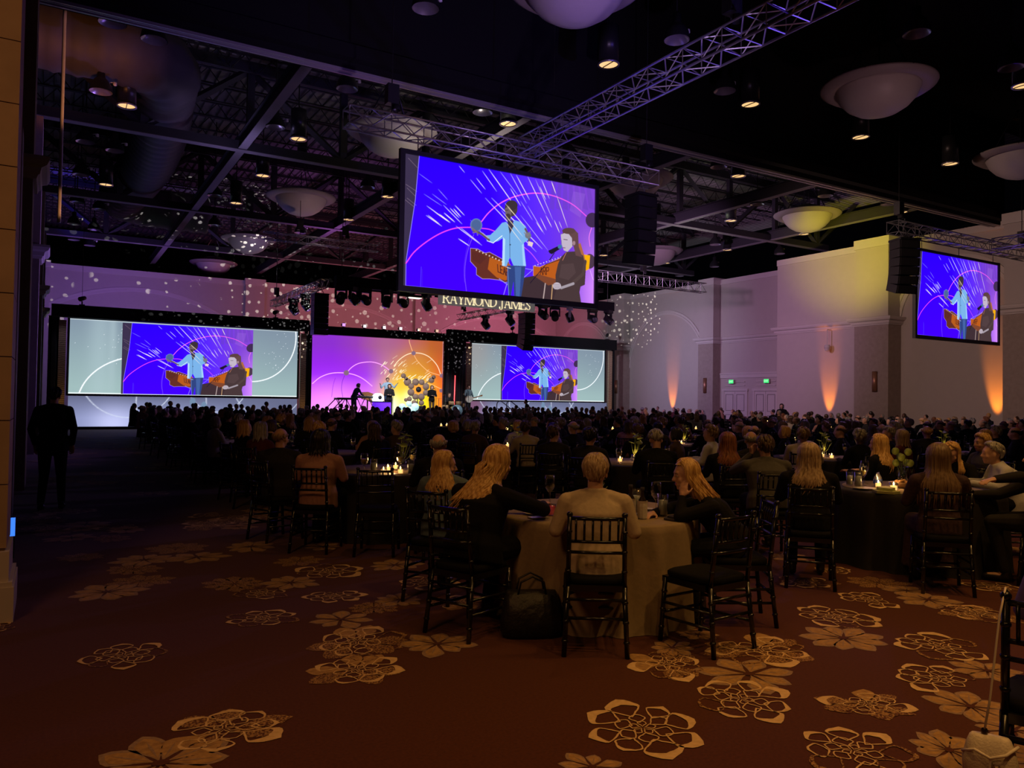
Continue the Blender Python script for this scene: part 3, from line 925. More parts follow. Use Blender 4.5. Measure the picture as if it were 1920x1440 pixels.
def cornice(mb, pts, z=5.30):
    """moulding running along a polyline (wall faces to the left of travel)"""
    prof = ((0, 0), (.05, .0), (.07, .06), (.10, .08), (.12, .18), (.20, .22), (.24, .30), (.24, .36), (0, .40))
    P = [Vector((x, y)) for x, y in pts]
    n = len(P)
    nor = []
    for i in range(n):
        d1 = (P[i] - P[i - 1]).normalized() if i else (P[1] - P[0]).normalized()
        d2 = (P[i + 1] - P[i]).normalized() if i < n - 1 else d1
        a, b = Vector((-d1.y, d1.x)), Vector((-d2.y, d2.x))
        m_ = a + b
        nor.append(m_ / max(.3, m_.dot(a)))
    vs = [(P[i].x + nor[i].x * o, P[i].y + nor[i].y * o, z + h) for i in range(n) for o, h in prof]
    k = len(prof)
    mb.add(vs, [(i * k + j, i * k + j + 1, (i + 1) * k + j + 1, (i + 1) * k + j) for i in range(n - 1) for j in range(k - 1)], False)


w = MB()
w.ext(-1.4, 35.6, YF, YF + .3, 0, HT - .35)
w.m = 1
w.ext(-1.4, 35.6, YF - .06, YF + .3, HT - .35, HT)
w.m = 0
for x0, x1 in ((-1.2, -.2), (10.7, 11.9), (22.6, 24.0)):
    w.ext(x0, x1, YF - .22, YF, 0, HT + .05)
    w.m = 1
    w.ext(x0 - .05, x1 + .05, YF - .3, YF, HT - .3, HT + .12)
    w.m = 0
structure('wall_back', w, [M_wall, M_wall2])


def archband(mb, c, r_, axis, wall, a0, a1, wid=.28, dep=.06, n=40, zc=4.0, sgn=-1):
    vs = []
    for i in range(n + 1):
        a = a0 + (a1 - a0) * i / n
        for rr, dd in ((r_, 0), (r_, dep), (r_ + wid * .4, dep), (r_ + wid * .4, dep * .4), (r_ + wid * .6, dep * .4), (r_ + wid * .6, dep), (r_ + wid, dep), (r_ + wid, 0)):
            u, z = c + rr * math.cos(a), zc + rr * math.sin(a)
            vs.append((u, wall + sgn * dd, z) if axis == 'x' else (wall + sgn * dd, u, z))
    k = 8
    mb.add(vs, [(i * k + j, i * k + j + 1, (i + 1) * k + j + 1, (i + 1) * k + j) for i in range(n) for j in range(k - 1)], False)


t_ = MB()
for cx in (4.5, 17.2, 29.6):
    archband(t_, cx, 9.0, 'x', YF, R(58), R(122), zc=-1.1)
structure('trim_1', t_, [M_wall2], 'thin curved moulding over the arched bays of the back wall')

# right hand wall, with pilasters, the projecting block and the stone clad lower parts
w = MB()
W1, PF = 35.0, 34.4
segs = [(44.05, 52.3, 35.0), (35.3, 42.6, 35.0), (27.75, 34.05, 35.0), (22.75, 27.75, 32.65), (16.3, 21.05, 32.95), (-6, 15.0, 32.95)]
for y0, y1, x in segs:
    w.m = 0
    w.ext(x, 36, y0, y1, 0, HT - .3 + (.04 if x < 33 else 0))
    w.m = 1
    w.ext(x - .06, 36, y0, y1, HT - .3, HT)
for y0, y1, x in ((42.6, 44.05, PF), (34.05, 35.3, PF), (21.05, 22.75, 32.0), (15.0, 16.3, 32.15)):
    w.m = 2
    w.ext(x, 36, y0, y1, 0, 5.3)
    w.m = 0
    w.ext(x + .03, 36, y0 + .03, y1 - .03, 5.3, HT - .2)
    w.m = 1
    w.ext(x - .03, 36, y0 - .03, y1 + .03, HT - .32, HT + .1)
structure('wall_right', w, [M_wall, M_wall2, M_stone])
t_ = MB()
cornice(t_, [(35.0, 52), (35.0, 44.05), (PF, 44.05), (PF, 42.6), (35.0, 42.6)][0:0] or [(34.4, 44.05), (34.4, 42.6)])
t_ = MB()


def cor(pts):
    cornice(t_, pts)


# travelling towards -Y the room (-X) lies on the right, so go towards +Y
cor([(35.0, 15.0 + 19.05), (34.4, 34.05), (34.4, 35.3), (35.0, 35.3)])
cor([(35.0, 42.6), (34.4, 42.6), (34.4, 44.05), (35.0, 44.05)])
cor([(32.95, 21.05), (32.0, 21.05), (32.0, 22.75), (32.65, 22.75), (32.65, 27.75), (35, 27.75), (35, 34.05)])
cor([(32.95, 15.0), (32.15, 15.0), (32.15, 16.3), (32.95, 16.3)])
structure('trim_2', t_, [M_wall2], 'cornice moulding running round the right hand wall and pilasters')
t_ = MB()
archband(t_, 38.95, 3.55, 'y', 35.0, R(2), R(178), zc=3.95)
archband(t_, 48.3, 3.55, 'y', 35.0, R(2), R(178), zc=3.95)
archband(t_, 18.6, 2.45, 'y', 32.95, R(2), R(178), zc=5.35, wid=.34)
structure('trim_3', t_, [M_wall2], 'arched mouldings on the right hand wall')

# left wall with its receding pilasters and lit capitals
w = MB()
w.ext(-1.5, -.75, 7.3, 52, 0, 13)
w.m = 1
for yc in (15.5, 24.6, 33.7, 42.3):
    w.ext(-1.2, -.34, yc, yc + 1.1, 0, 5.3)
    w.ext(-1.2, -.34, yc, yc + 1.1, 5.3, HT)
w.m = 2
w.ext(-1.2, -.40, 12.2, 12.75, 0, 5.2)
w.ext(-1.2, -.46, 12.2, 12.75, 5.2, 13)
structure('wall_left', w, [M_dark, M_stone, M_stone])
t_ = MB()
for yc in (15.5, 24.6, 33.7, 42.3):
    cor([(-.75, yc + 1.1), (-.34, yc + 1.1), (-.34, yc), (-.75, yc)][::1])
structure('trim_4', t_, [M_wall2], 'stepped capitals of the left hand pilasters')

# near stone pillar at the left edge
p = MB()
for k in range(26):
    z0 = .52 + k * .46
    p.ext(-2.6, -.245 - .0, 6.66, 7.3, z0, z0 + .452)
p.m = 1
p.ext(-2.6, -.255, 6.67, 7.29, .3, 12.6)
p.m = 2
p.ext(-2.62, -.225, 6.62, 7.32, .27, .50)
p.ext(-2.64, -.20, 6.60, 7.34, .24, .285)
p.ext(-2.6, -.19, 6.59, 7.35, 0, .25)
structure('wall_pillar', p, [mat('amber_travertine', (.42, .30, .20), .7, noise=.18, nscale=5, bump=.15), mat('dark_mortar', (.17, .11, .07), .9, noise=.1), M_wall2], 'stone block pillar with moulded base at the left edge')

# doors in the right wall
for k, (y0, y1) in enumerate(((31.95, 33.65), (29.7, 31.3))):
    d = MB()
    d.ext(34.93, 35.0, y0 - .12, y0, 0, 2.5); d.ext(34.93, 35.0, y1, y1 + .12, 0, 2.5); d.ext(34.90, 35.0, y0 - .16, y1 + .16, 2.42, 2.56)
    d.ext(34.94, 35.0, y0 + .1, y1 - .1, 2.72, 2.76); d.ext(34.94, 35.0, y0 + .1, y1 - .1, 2.95, 2.99)
    o = structure('door_%d' % (k + 1), d, [M_wall2], 'white panelled double door under a green exit sign')
    for j in range(2):
        a, b = (y0, (y0 + y1) / 2 - .01) if j == 0 else ((y0 + y1) / 2 + .01, y1)
        lf = MB(); lf.ext(34.96, 34.99, a, b, .02, 2.4)
        lf.m = 1
        for zz in ((.3, 1.0), (1.25, 2.2)):
            for q in ((a + .12, a + .15), (b - .15, b - .12)):
                lf.ext(34.945, 34.96, q[0], q[1], zz[0], zz[1])
            lf.ext(34.945, 34.96, a + .12, b - .12, zz[0], zz[0] + .03); lf.ext(34.945, 34.96, a + .12, b - .12, zz[1], zz[1] + .03)
        lf.build('door_leaf', [M_wall2, mat('panel_shadow_line', (.22, .19, .18), .8)], o)
t_ = MB()
t_.ext(34.94, 35, 29.3, 34.0, 3.2, 3.42); t_.ext(34.9, 35, 29.3, 34.0, 3.42, 3.5)
structure('trim_5', t_, [M_wall2], 'door head moulding')
M_exit = mat('exit_sign_green', (.02, .75, .16), .5, emit=1.4, ecol=(.02, .62, .12))
for k, yy in enumerate((32.97, 30.33)):
    t = thing('exit_sign', 'green lit exit sign over the %s double door in the right wall' % ('left' if k == 0 else 'right'), 'sign', (34.84, yy, 2.98), R(-90))
    b = MB(); b.ext(-.19, .19, -.03, .05, -.12, .12); b.build('housing', M_wall2, t)
    f = MB(); f.ext(-.175, .175, -.036, -.03, -.105, .105); f.build('lit_face', M_exit, t)
    c = bpy.data.curves.new('exit_lettering', 'FONT'); c.body = 'EXIT'; c.size = .15; c.extrude = .002; c.align_x = 'CENTER'; c.align_y = 'CENTER'
    tmp = bpy.data.objects.new('tmp', c); col.objects.link(tmp); dg = bpy.context.evaluated_depsgraph_get(); dg.update()
    me = bpy.data.meshes.new_from_object(tmp.evaluated_get(dg)); bpy.data.objects.remove(tmp)
    o = bpy.data.objects.new('exit_lettering', me); o.location = (0, -.04, 0); o.rotation_euler = (R(90), 0, 0); o.parent = t
    o.data.materials.append(mat('exit_letter_white', (.7, 1, .7), .5, emit=1.2, ecol=(.5, 1, .5))); col.objects.link(o)
# wall sconces (half cylinders) on the pilasters
for k, (x, yy, lab) in enumerate(((34.4, 43.35, 'far corner pilaster beside the projection screen'), (34.4, 34.69, 'pilaster left of the doors'), (32.0, 21.7, 'pilaster below the line array'), )):
    t = thing('wall_sconce', 'tall bronze half-round wall sconce on the ' + lab, 'sconce', (x, yy, 2.3), 0, None)
    s_ = MB(); s_.lathe([(.0, 0), (.12, 0), (.12, .9), (0, .9)], (0, 0, 0), 12, smooth=True, a0=R(90), a1=R(270)); s_.build('shade', M_copper, t)
    s_ = MB(); s_.ext(-.0, .0 + .01, -.14, .14, -.02, .92); s_.build('back_plate', M_copper, t)
# lamp on a rod below the cornice of the block
t = thing('wall_camera', 'small white dome camera hung on a rod under the wall cornice', 'camera', (32.3, 24.43, 4.4))
s_ = MB(); s_.bar((0, 0, .15), (0, 0, .92), .025); s_.bar((0, 0, .92), (.36, 0, .92), .02); s_.build('rod', M_wall2, t)
s_ = MB(); s_.lathe([(0, .2), (.13, .18), (.15, 0), (0, 0)], n=14); s_.build('housing', M_wall2, t)
s_ = MB(); s_.lathe([(.13, 0), (.11, -.09), (.06, -.13), (0, -.14)], n=14); s_.build('dome', M_glassdome, t)

# ------------------------------------------------------------------ ceiling: deck, joists, girders, beams, track
d = MB()
x = -1.5
vs, fs = [], []
prof = []
while x < 40:
    prof += [(x, 13.2), (x + .17, 13.2), (x + .20, 13.28), (x + .31, 13.28)]
    x += .34
for xx, zz in prof:
    vs += [(xx, 17.2, zz), (xx, 62, zz)]
fs = [(2 * i, 2 * i + 1, 2 * i + 3, 2 * i + 2) for i in range(len(prof) - 1)]
d.add(vs, fs, False)
d.m = 1
d.ext(-3, 40, -6, 17.2, 13.2, 13.4)  # near part of the same deck, its lack of light put into black colour
d.ext(-3, 40, 62, 62.3, 8, 13.3)
d.ext(-1.6, -1.4, 50, 62, 8, 13.3)
structure('ceiling', d, [mat('deck_paint', (.36, .34, .33), .85, noise=.1), M_dark])
j = MB()
y = 18.3
while y < 58:
    for z in (13.1, 12.55):
        j.ext(-1.4, 36, y - .04, y + .04, z, z + .05)
    x = -1.4
    while x < 36:
        j.bar((x, y, 12.58), (x + .45, y, 13.12), .018); j.bar((x + .45, y, 13.12), (x + .9, y, 12.58), .018)
        x += .9
    y += 1.7
structure('ceiling_joists', j, [M_steel])
for n_, gy in enumerate((27.3, 37.5, 47.2)):
    g = MB()
    g.ext(-1.4, 36, gy - .15, gy + .15, 10.0, 10.02)
    g.m = 1
    g.ext(-1.4, 36, gy - .14, gy + .14, 10.02, 10.32); g.ext(-1.4, 36, gy - .12, gy + .12, 12.75, 13.1)
    x = -.9
    k = 0
    while x < 36:
        g.ext(x - .12, x + .12, gy - .1, gy + .1, 10.3, 12.8)
        a, b = ((x, gy, 10.3), (x + 3.2, gy, 12.8)) if k % 2 else ((x, gy, 12.8), (x + 3.2, gy, 10.3))
        g.tube([a, b], .13, 4, smooth=False)
        x += 3.28; k += 1
    o = structure('ceiling_girder', g, [M_flange, M_steel])
for bx in (5.4, 12.0, 18.5, 25.0, 31.5):
    g = MB()
    g.ext(bx - .14, bx + .14, 17.2, 58, 10.04, 10.06)
    g.m = 1
    g.ext(bx - .04, bx + .04, 17.2, 58, 10.06, 10.5); g.ext(bx - .14, bx + .14, 17.2, 58, 10.5, 10.53)
    structure('ceiling_beam', g, [M_flange, M_steel])
# folding-wall track and the black bulkhead above it
b = MB()
b.ext(-.4, 33.2, 16.76, 17.2, 9.05, 13.3)
b.ext(-.4, 33.2, 16.5, 16.9, 9.2, 9.5)
structure('ceiling_bulkhead', b, [M_dark])
M_rail = mat('brushed_track_rail', (.62, .58, .60), .38, .6, noise=.08)
b = MB()
b.ext(-.4, 33.2, 16.78, 16.82, 8.99, 9.05); b.ext(-.4, 33.2, 16.88, 16.90, 9.0, 9.05); b.ext(-.4, 33.2, 16.97, 17.02, 8.99, 9.05)
structure('trim_6', b, [M_rail], 'metal track rail of the folding wall across the room')
b = MB()
b.tube([(.07, 18.6, z) for z in np.linspace(5.2, 9.9, 12)], .035, 8)
tag(b.build('ceiling_pole', mat('pole_satin', (.6, .55, .5), .5)), 'thin bright metal pole hanging beside the left hand wall', 'pole')

# big spiral duct
pts = []
for a in np.linspace(0, 1, 10):
    pts.append((-1.3 + 2.6 * a, 24.4, 11.45))
for a in np.linspace(0, 90, 9)[1:]:
    pts.append((1.3 + 1.5 * math.sin(R(a)), 25.9 - 1.5 * math.cos(R(a)), 11.45))
for yy in np.linspace(26.5, 42.5, 27):
    pts.append((2.8 + .5 * math.sin((yy - 26.5) / 16 * math.pi), yy, 11.45))
for a in np.linspace(0, 90, 9)[1:]:
    pts.append((4.4 - 1.6 * math.cos(R(a)), 42.5 + 1.6 * math.sin(R(a)) * 1.2, 11.45))
for a in np.linspace(5, 7.2, 4):
    pts.append((a, 44.42, 11.45))
# resample with ribs
P = [Vector(p_) for p_ in pts]
out, rad = [], []
acc = 0
for i in range(len(P) - 1):
    L = (P[i + 1] - P[i]).length
    n = max(1, int(L / .12))
    for q in range(n):
        out.append(P[i].lerp(P[i + 1], q / n))
        acc += L / n
        ph = acc % .6
        rad.append(.98 + (.05 if ph < .15 else 0))
t = MB(); t.tube(out, rad, 28)
tag(t.build('air_duct', mat('duct_grey_metal', (.12, .11, .12), .6, .1, noise=.12, nscale=5, bump=.1)), 'fat ribbed grey air duct snaking under the dark ceiling at the left', 'duct')

# ------------------------------------------------------------------ domed glass ceiling lights
def make_dome():
    t = thing('ceiling_dome_light', '', 'ceiling light')
    b = MB()
    b.lathe([(0, -.78), (.28, -.75), (.55, -.66), (.80, -.50), (.98, -.30), (1.08, -.08), (1.10, 0), (1.06, .02)], n=40)
    b.build('glass_bowl', M_glassdome, t)
    r_ = MB()
    r_.lathe([(1.06, -.02), (1.30, -.10), (1.48, .02), (1.50, .06), (1.48, .09), (1.1, .06), (1.05, .03)], n=40)
    r_.build('ring', M_ring, t)
    s_ = MB()
    for k in range(8):
        a = R(22.5 + 45 * k)
        s_.bar((1.05 * math.cos(a), 1.05 * math.sin(a), .03), (1.5 * math.cos(a), 1.5 * math.sin(a), .07), .018)
    for k in range(3):
        a = R(30 + 120 * k)
        s_.bar((1.05 * math.cos(a), 1.05 * math.sin(a), .05), (.2 * math.cos(a), .2 * math.sin(a), 1.6), .02)
    s_.lathe([(1.06, .02), (.9, .25), (.4, .45), (0, .5)], n=20)
    s_.lathe([(.22, 1.6), (.22, 2.75), (0, 2.75)], n=12)
    s_.build('frame', M_blkmetal, t)
    return t


def tree(o, ch):
    return [(c, tree(c, ch)) for c in ch.get(o.name, [])]


def snapshot(o):
    ch = {}
    for c in col.objects:
        if c.parent:
            ch.setdefault(c.parent.name, []).append(c)
    return (o, tree(o, ch))


def dup(snap, parent=None):
    o, sub = snap
    c = o.copy()
    col.objects.link(c)
    if parent is not None:
        c.parent = parent
    for s_ in sub:
        dup(s_, c)
    return c


proto = snapshot(make_dome())
first = True
domes = [(9.3, 13.25, 'nearest frosted bowl ceiling light, cut by the top edge, tinted violet'),
         (19.4, 13.1, 'big frosted bowl ceiling light with one half of its ring lit blue'),
         (28.85, 14.0, 'frosted bowl ceiling light cut by the right edge'),
         (9.48, 23.9, 'frosted bowl ceiling light seen behind the middle truss'),
         (19.53, 23.6, 'frosted bowl ceiling light behind the right end of the middle truss'),
         (29.86, 23.7, 'frosted bowl ceiling light above the yellow wall block'),
         (9.27, 33.9, 'frosted bowl ceiling light left of the large screen, with a wide clear ring'),
         (29.99, 34.2, 'frosted bowl ceiling light with streaky shadows right of the large screen'),
         (9.32, 44.6, 'frosted bowl ceiling light speckled with bright dots at the far left'),
         (9.07, 54.0, 'farthest frosted bowl ceiling light, just over the violet back wall'),
         (20.06, 55.4, 'dim frosted bowl ceiling light behind the stage lighting truss')]
for x, y, lab in domes:
    o = proto[0] if first else dup(proto)
    first = False
    put(o, x, y, 10.4, 0, lab, 'frosted bowl ceiling lights')


# ------------------------------------------------------------------ cylinder downlights and reflector lights
M_warm = mat('lit_warm_lens', (1, .72, .36), .5, emit=1.0, ecol=(1.0, .62, .26))
M_refl = mat('silver_reflector', (.62, .58, .66), .3, .7)


def make_can():
    t = thing('ceiling_downlight', '', 'ceiling light')
    b = MB(); b.lathe([(.24, .02), (.25, .0), (.25, .95), (.1, 1.0), (0, 1.0)], n=18); b.build('housing', M_blkmetal, t)
    b = MB(); b.lathe([(0, .06), (.12, .06), (.235, .02)], n=18); b.m = 1; b.ext(-.01, .01, -.23, .23, .012, .03); b.build('lens', [M_warm, M_blkmetal], t)
    b = MB(); b.lathe([(.235, -.01), (.275, -.01), (.275, .03), (.235, .03)], n=18); b.build('rim', M_refl, t)
    b = MB(); b.bar((0, 0, 1.0), (0, 0, 3.1), .02); b.build('stem', M_blkmetal, t)
    return t


def make_reflector():
    t = thing('reflector_light', '', 'ceiling light')
    b = MB(); b.lathe([(.30, .0), (.27, .18), (.18, .32), (.10, .40), (.1, .6), (0, .62)], n=18); b.build('shade', M_blkmetal, t)
    b = MB(); b.lathe([(0, .14), (.15, .12), (.25, .04), (.29, -.005)], n=18); b.build('reflector', M_refl, t)
    b = MB(); b.bar((0, 0, .6), (0, 0, 3.1), .02); b.build('stem', M_blkmetal, t)
    b = MB(); b.lathe([(.0, .1), (.05, .08), (.05, .0), (0, -.02)], (.34, 0, .25), 8); b.bar((.2, 0, .3), (.36, 0, .34), .012); b.build('side_lamp', mat('small_lamp_white', (.8, .78, .8), .4), t)
    return t


def rows(items, f, name, word):
    ys = sorted({round(y / 2.2) for x, y in items})
    snap = snapshot(f())
    st = True
    for ry in ys:
        row = sorted([p_ for p_ in items if round(p_[1] / 2.2) == ry])
        for k, (x, y) in enumerate(row):
            o = snap[0] if st else dup(snap)
            st = False
            lab = '%s, %s from left in the %s ceiling row' % (word, ORD[k], ORD[ys.index(ry)]) if len(row) > 1 else '%s, alone in the %s ceiling row from the camera' % (word, ORD[ys.index(ry)])
            put(o, x, y, 10.0, 0, lab, name)


rows([(11.7, 15.2), (16.6, 15.1), (21.5, 15.1), (21.5, 10.4), (26.4, 15.1), (6.7, 25.0), (6.7, 29.9), (11.7, 20.1), (6.7, 34.8), (1.7, 24.9), (1.7, 34.7), (21.5, 20.1), (26.5, 25.2), (31.5, 25.2), (31.3, 20.0), (31.4, 30.1), (31.4, 35.0), (21.6, 25.1), (11.8, 30.1), (11.8, 35.0), (26.9, 35.2)], make_can, 'black cylinder ceiling downlights', 'warm lit cylinder downlight')
rows([(1.0, 19.5), (1.0, 24.1), (.8, 29.2), (1.7, 29.7), (.8, 33.7), (.8, 38.6), (.8, 43.6), (1.7, 39.5), (1.7, 44.5), (5.8, 24.3), (5.7, 34.0), (10.6, 19.7), (12.2, 13.3), (16.5, 10.2), (20.1, 10.0), (20.1, 19.7), (26.4, 20.1), (29.6, 19.5), (25.2, 22.5), (29.8, 29.4), (34.5, 29.2), (34.6, 34.2), (6.7, 39.9), (.9, 48.1), (1.7, 49.4), (10.6, 29.2), (10.7, 39.2), (35.3, 38.0), (26.0, 31.5), (6.7, 20.2), (6.7, 15.1), (1.9, 19.9), (15.3, 14.8)], make_reflector, 'reflector ceiling lights', 'unlit silver reflector ceiling light')
# ------------------------------------------------------------------ people
def hair_mat(name, c1, c2, scale=60):
    m = bpy.data.materials.new(name)
    m.use_nodes = True
    nt = m.node_tree
    b = nt.nodes['Principled BSDF']
    b.inputs['Roughness'].default_value = .42
    b.inputs['Anisotropic'].default_value = .4
    tc = nt.nodes.new('ShaderNodeTexCoord')
    mp = nt.nodes.new('ShaderNodeMapping'); mp.inputs['Scale'].default_value = (1, 1, .08)
    no = nt.nodes.new('ShaderNodeTexNoise'); no.inputs['Scale'].default_value = scale; no.inputs['Detail'].default_value = 2
    rp = nt.nodes.new('ShaderNodeValToRGB')
    rp.color_ramp.elements[0].position = .35; rp.color_ramp.elements[1].position = .65
    rp.color_ramp.elements[0].color = (*c1, 1); rp.color_ramp.elements[1].color = (*c2, 1)
    L = nt.links.new
    L(tc.outputs['Object'], mp.inputs[0]); L(mp.outputs[0], no.inputs['Vector']); L(no.outputs['Fac'], rp.inputs[0]); L(rp.outputs[0], b.inputs['Base Color'])
    return m


HAIR = {'blonde': hair_mat('hair_blonde', (.42, .22, .06), (.80, .52, .20)), 'ash': hair_mat('hair_ash_blonde', (.26, .17, .10), (.52, .38, .24)),
        'brown': hair_mat('hair_brown', (.035, .018, .010), (.09, .05, .03)), 'black': hair_mat('hair_black', (.006, .005, .005), (.02, .016, .014)),
        'grey': hair_mat('hair_grey', (.20, .19, .18), (.42, .40, .38)), 'auburn': hair_mat('hair_auburn', (.14, .045, .02), (.30, .11, .05)),
        'mousy': hair_mat('hair_light_brown', (.14, .085, .05), (.27, .18, .11))}
SKIN = [mat('skin_light', (.62, .36, .25), .5, noise=.06, nscale=12), mat('skin_tan', (.48, .26, .17), .5, noise=.06, nscale=12), mat('skin_deep', (.16, .08, .05), .5, noise=.06, nscale=12)]
CL = {}


def cloth(name, c, **k):
    CL[name] = mat('cloth_' + name.replace(' ', '_'), c, .9, noise=k.pop('noise', .15), nscale=45, bump=.10, **k)
    return CL[name]


cloth('black', (.0055, .0055, .0065), spec=.2); cloth('charcoal', (.020, .019, .021), spec=.2); cloth('navy', (.006, .009, .022), spec=.2); cloth('grey', (.075, .072, .07), noise=.3)
cloth('beige', (.50, .40, .28)); cloth('dusty pink', (.42, .22, .17)); cloth('slate blue', (.12, .18, .22)); cloth('white', (.55, .55, .58))
cloth('brown', (.06, .035, .02)); cloth('violet', (.16, .12, .42)); cloth('olive', (.05, .055, .03)); cloth('cream', (.45, .40, .32)); cloth('lace plum', (.05, .024, .03), noise=.8)
cloth('pale blue', (.42, .62, .78)); cloth('denim', (.03, .06, .14)); cloth('burgundy', (.10, .015, .02))
M_shoe = mat('shoe_black', (.012, .01, .01), .35)
M_eye = mat('eye_white', (.7, .68, .66), .2); M_iris = mat('eye_iris', (.05, .04, .04), .1); M_lip = mat('lips', (.50, .14, .11), .45); M_brow = mat('brow', (.10, .05, .03), .8)


def capsule(mb, a, b, ra, rb, n=10):
    a, b = Vector(a), Vector(b)
    d = (b - a)
    L = d.length
    if L < 1e-5:
        mb.ell(a, (ra, ra, ra), n)
        return
    d /= L
    pts, rs = [], []
    for t in (90, 60, 30):
        pts.append(a - d * ra * math.sin(R(t)) * .98); rs.append(max(.002, ra * math.cos(R(t))))
    pts.append(a); rs.append(ra); pts.append(b); rs.append(rb)
    for t in (30, 60, 90):
        pts.append(b + d * rb * math.sin(R(t)) * .98); rs.append(max(.002, rb * math.cos(R(t))))
    mb.tube(pts, rs, n)


def loft(mb, rings, n=18, e=2.3):
    vs = []
    for c, rx, ry, ax, ay in rings:
        c = Vector(c)
        for j in range(n):
            a = 2 * math.pi * j / n
            ca, sa = math.cos(a), math.sin(a)
            k = (abs(ca) ** e + abs(sa) ** e) ** (-1 / e)
            vs.append(c + Vector(ax) * rx * ca * k + Vector(ay) * ry * sa * k)
    m = len(rings)
    fs = [(i * n + j, i * n + (j + 1) % n, (i + 1) * n + (j + 1) % n, (i + 1) * n + j) for i in range(m - 1) for j in range(n)]
    fs += [tuple(range(n))[::-1], tuple((m - 1) * n + j for j in range(n))]
    mb.add(vs, fs, True)


def remesh(mb, name, voxel, mats, smooth=3):
    me = mb.mesh(name, mats)
    o = bpy.data.objects.new(name, me)
    col.objects.link(o)
    md = o.modifiers.new('r', 'REMESH'); md.mode = 'VOXEL'; md.voxel_size = voxel; md.use_smooth_shade = True
    if smooth:
        s_ = o.modifiers.new('s', 'SMOOTH'); s_.iterations = smooth; s_.factor = .5
    dg = bpy.context.evaluated_depsgraph_get()
    dg.update()
    out = bpy.data.meshes.new_from_object(o.evaluated_get(dg))
    out.name = name
    bpy.data.objects.remove(o)
    bpy.data.meshes.remove(me)
    out.materials.clear()
    for m in (mats if isinstance(mats, (list, tuple)) else [mats]):
        out.materials.append(m)
    return out


def hand(mb, wr, d, nrm, curl=.35, s=1., side=1, spread=1.):
    """palm from the wrist along d, back of the hand along nrm, thumb on side"""
    d = Vector(d).normalized(); nrm = Vector(nrm); nrm = (nrm - d * nrm.dot(d)).normalized()
    sd = d.cross(nrm) * side
    wr = Vector(wr)
    capsule(mb, wr, wr + d * .03 * s, .023 * s, .026 * s, 8)
    loft(mb, [(wr + d * t * s, w * s, h * s, sd, nrm) for t, w, h in ((.01, .024, .016), (.04, .036, .016), (.075, .041, .014), (.092, .038, .012))], 12)
    for k, (off, L) in enumerate(((.030, .072), (.010, .080), (-.011, .075), (-.030, .060))):
        b = wr + d * .088 * s + sd * off * s
        a = curl * (.9 + .12 * k)
        dd = (d + sd * off * 1.2 * spread).normalized()
        r_ = .0086 * s
        for seg, fr in ((0, .42), (1, .32), (2, .26)):
            dd2 = (dd * math.cos(a * (seg + .4)) - nrm * math.sin(a * (seg + .4)))
            e_ = b + dd2 * L * fr * s
            capsule(mb, b, e_, r_, r_ * .92, 7)
            b = e_; r_ *= .92
    b = wr + d * .028 * s + sd * .026 * s
    dd = (d * .62 + sd * .72 - nrm * .25).normalized()
    e_ = b + dd * .042 * s
    capsule(mb, b, e_, .0125 * s, .0105 * s, 7)
    e2 = e_ + (d * .9 + sd * .25 - nrm * .35).normalized() * .034 * s
    capsule(mb, e_, e2, .0105 * s, .009 * s, 7)


def head(mb, c, M, s=1.):
    def P(x, y, z):
        return Vector(c) + M @ (Vector((x, y, z)) * s)

    def E(x, y, z, a, b, d, n=16):
        mb.ell(P(x, y, z), (a * s, b * s, d * s), n, M)
    E(0, -.006, .030, .075, .094, .088, 20)
    E(0, .022, -.022, .060, .068, .076)
    E(0, .040, -.060, .046, .048, .052)
    E(0, .068, -.096, .020, .018, .016)
    E(0, .076, .030, .050, .018, .020)
    for sx in (-1, 1):
        E(sx * .040, .062, -.030, .022, .022, .022)
        E(sx * .077, -.004, -.012, .008, .018, .030, 10)
        E(sx * .031, .076, .007, .018, .014, .011, 10)
    capsule(mb, P(0, .090, .012), P(0, .110, -.026), .008 * s, .0125 * s, 8)
    for sx in (-1, 1):
        E(sx * .011, .098, -.030, .009, .010, .008, 8)
    E(0, .086, -.062, .024, .012, .013, 10)


def face_bits(parent, c, M, s=1.):
    def P(x, y, z):
        return Vector(c) + M @ (Vector((x, y, z)) * s)
    for sx in (-1, 1):
        e_ = MB(); e_.ell(P(sx * .031, .0785, .006), (.0125 * s, .011 * s, .0085 * s), 12, M); e_.m = 1
        e_.ell(P(sx * .030, .0885, .006), (.0055 * s, .003 * s, .0055 * s), 8, M)
        e_.build('eye', [M_eye, M_iris], parent)
        e_ = MB(); e_.tube([P(sx * .014, .092, .024), P(sx * .032, .091, .029), P(sx * .048, .080, .023)], [.0025 * s, .0035 * s, .002 * s], 6); e_.build('eyebrow', M_brow, parent)
    e_ = MB(); e_.ell(P(0, .0905, -.058), (.022 * s, .006 * s, .005 * s), 10, M); e_.ell(P(0, .0895, -.067), (.018 * s, .006 * s, .0055 * s), 10, M); e_.build('lips', M_lip, parent)


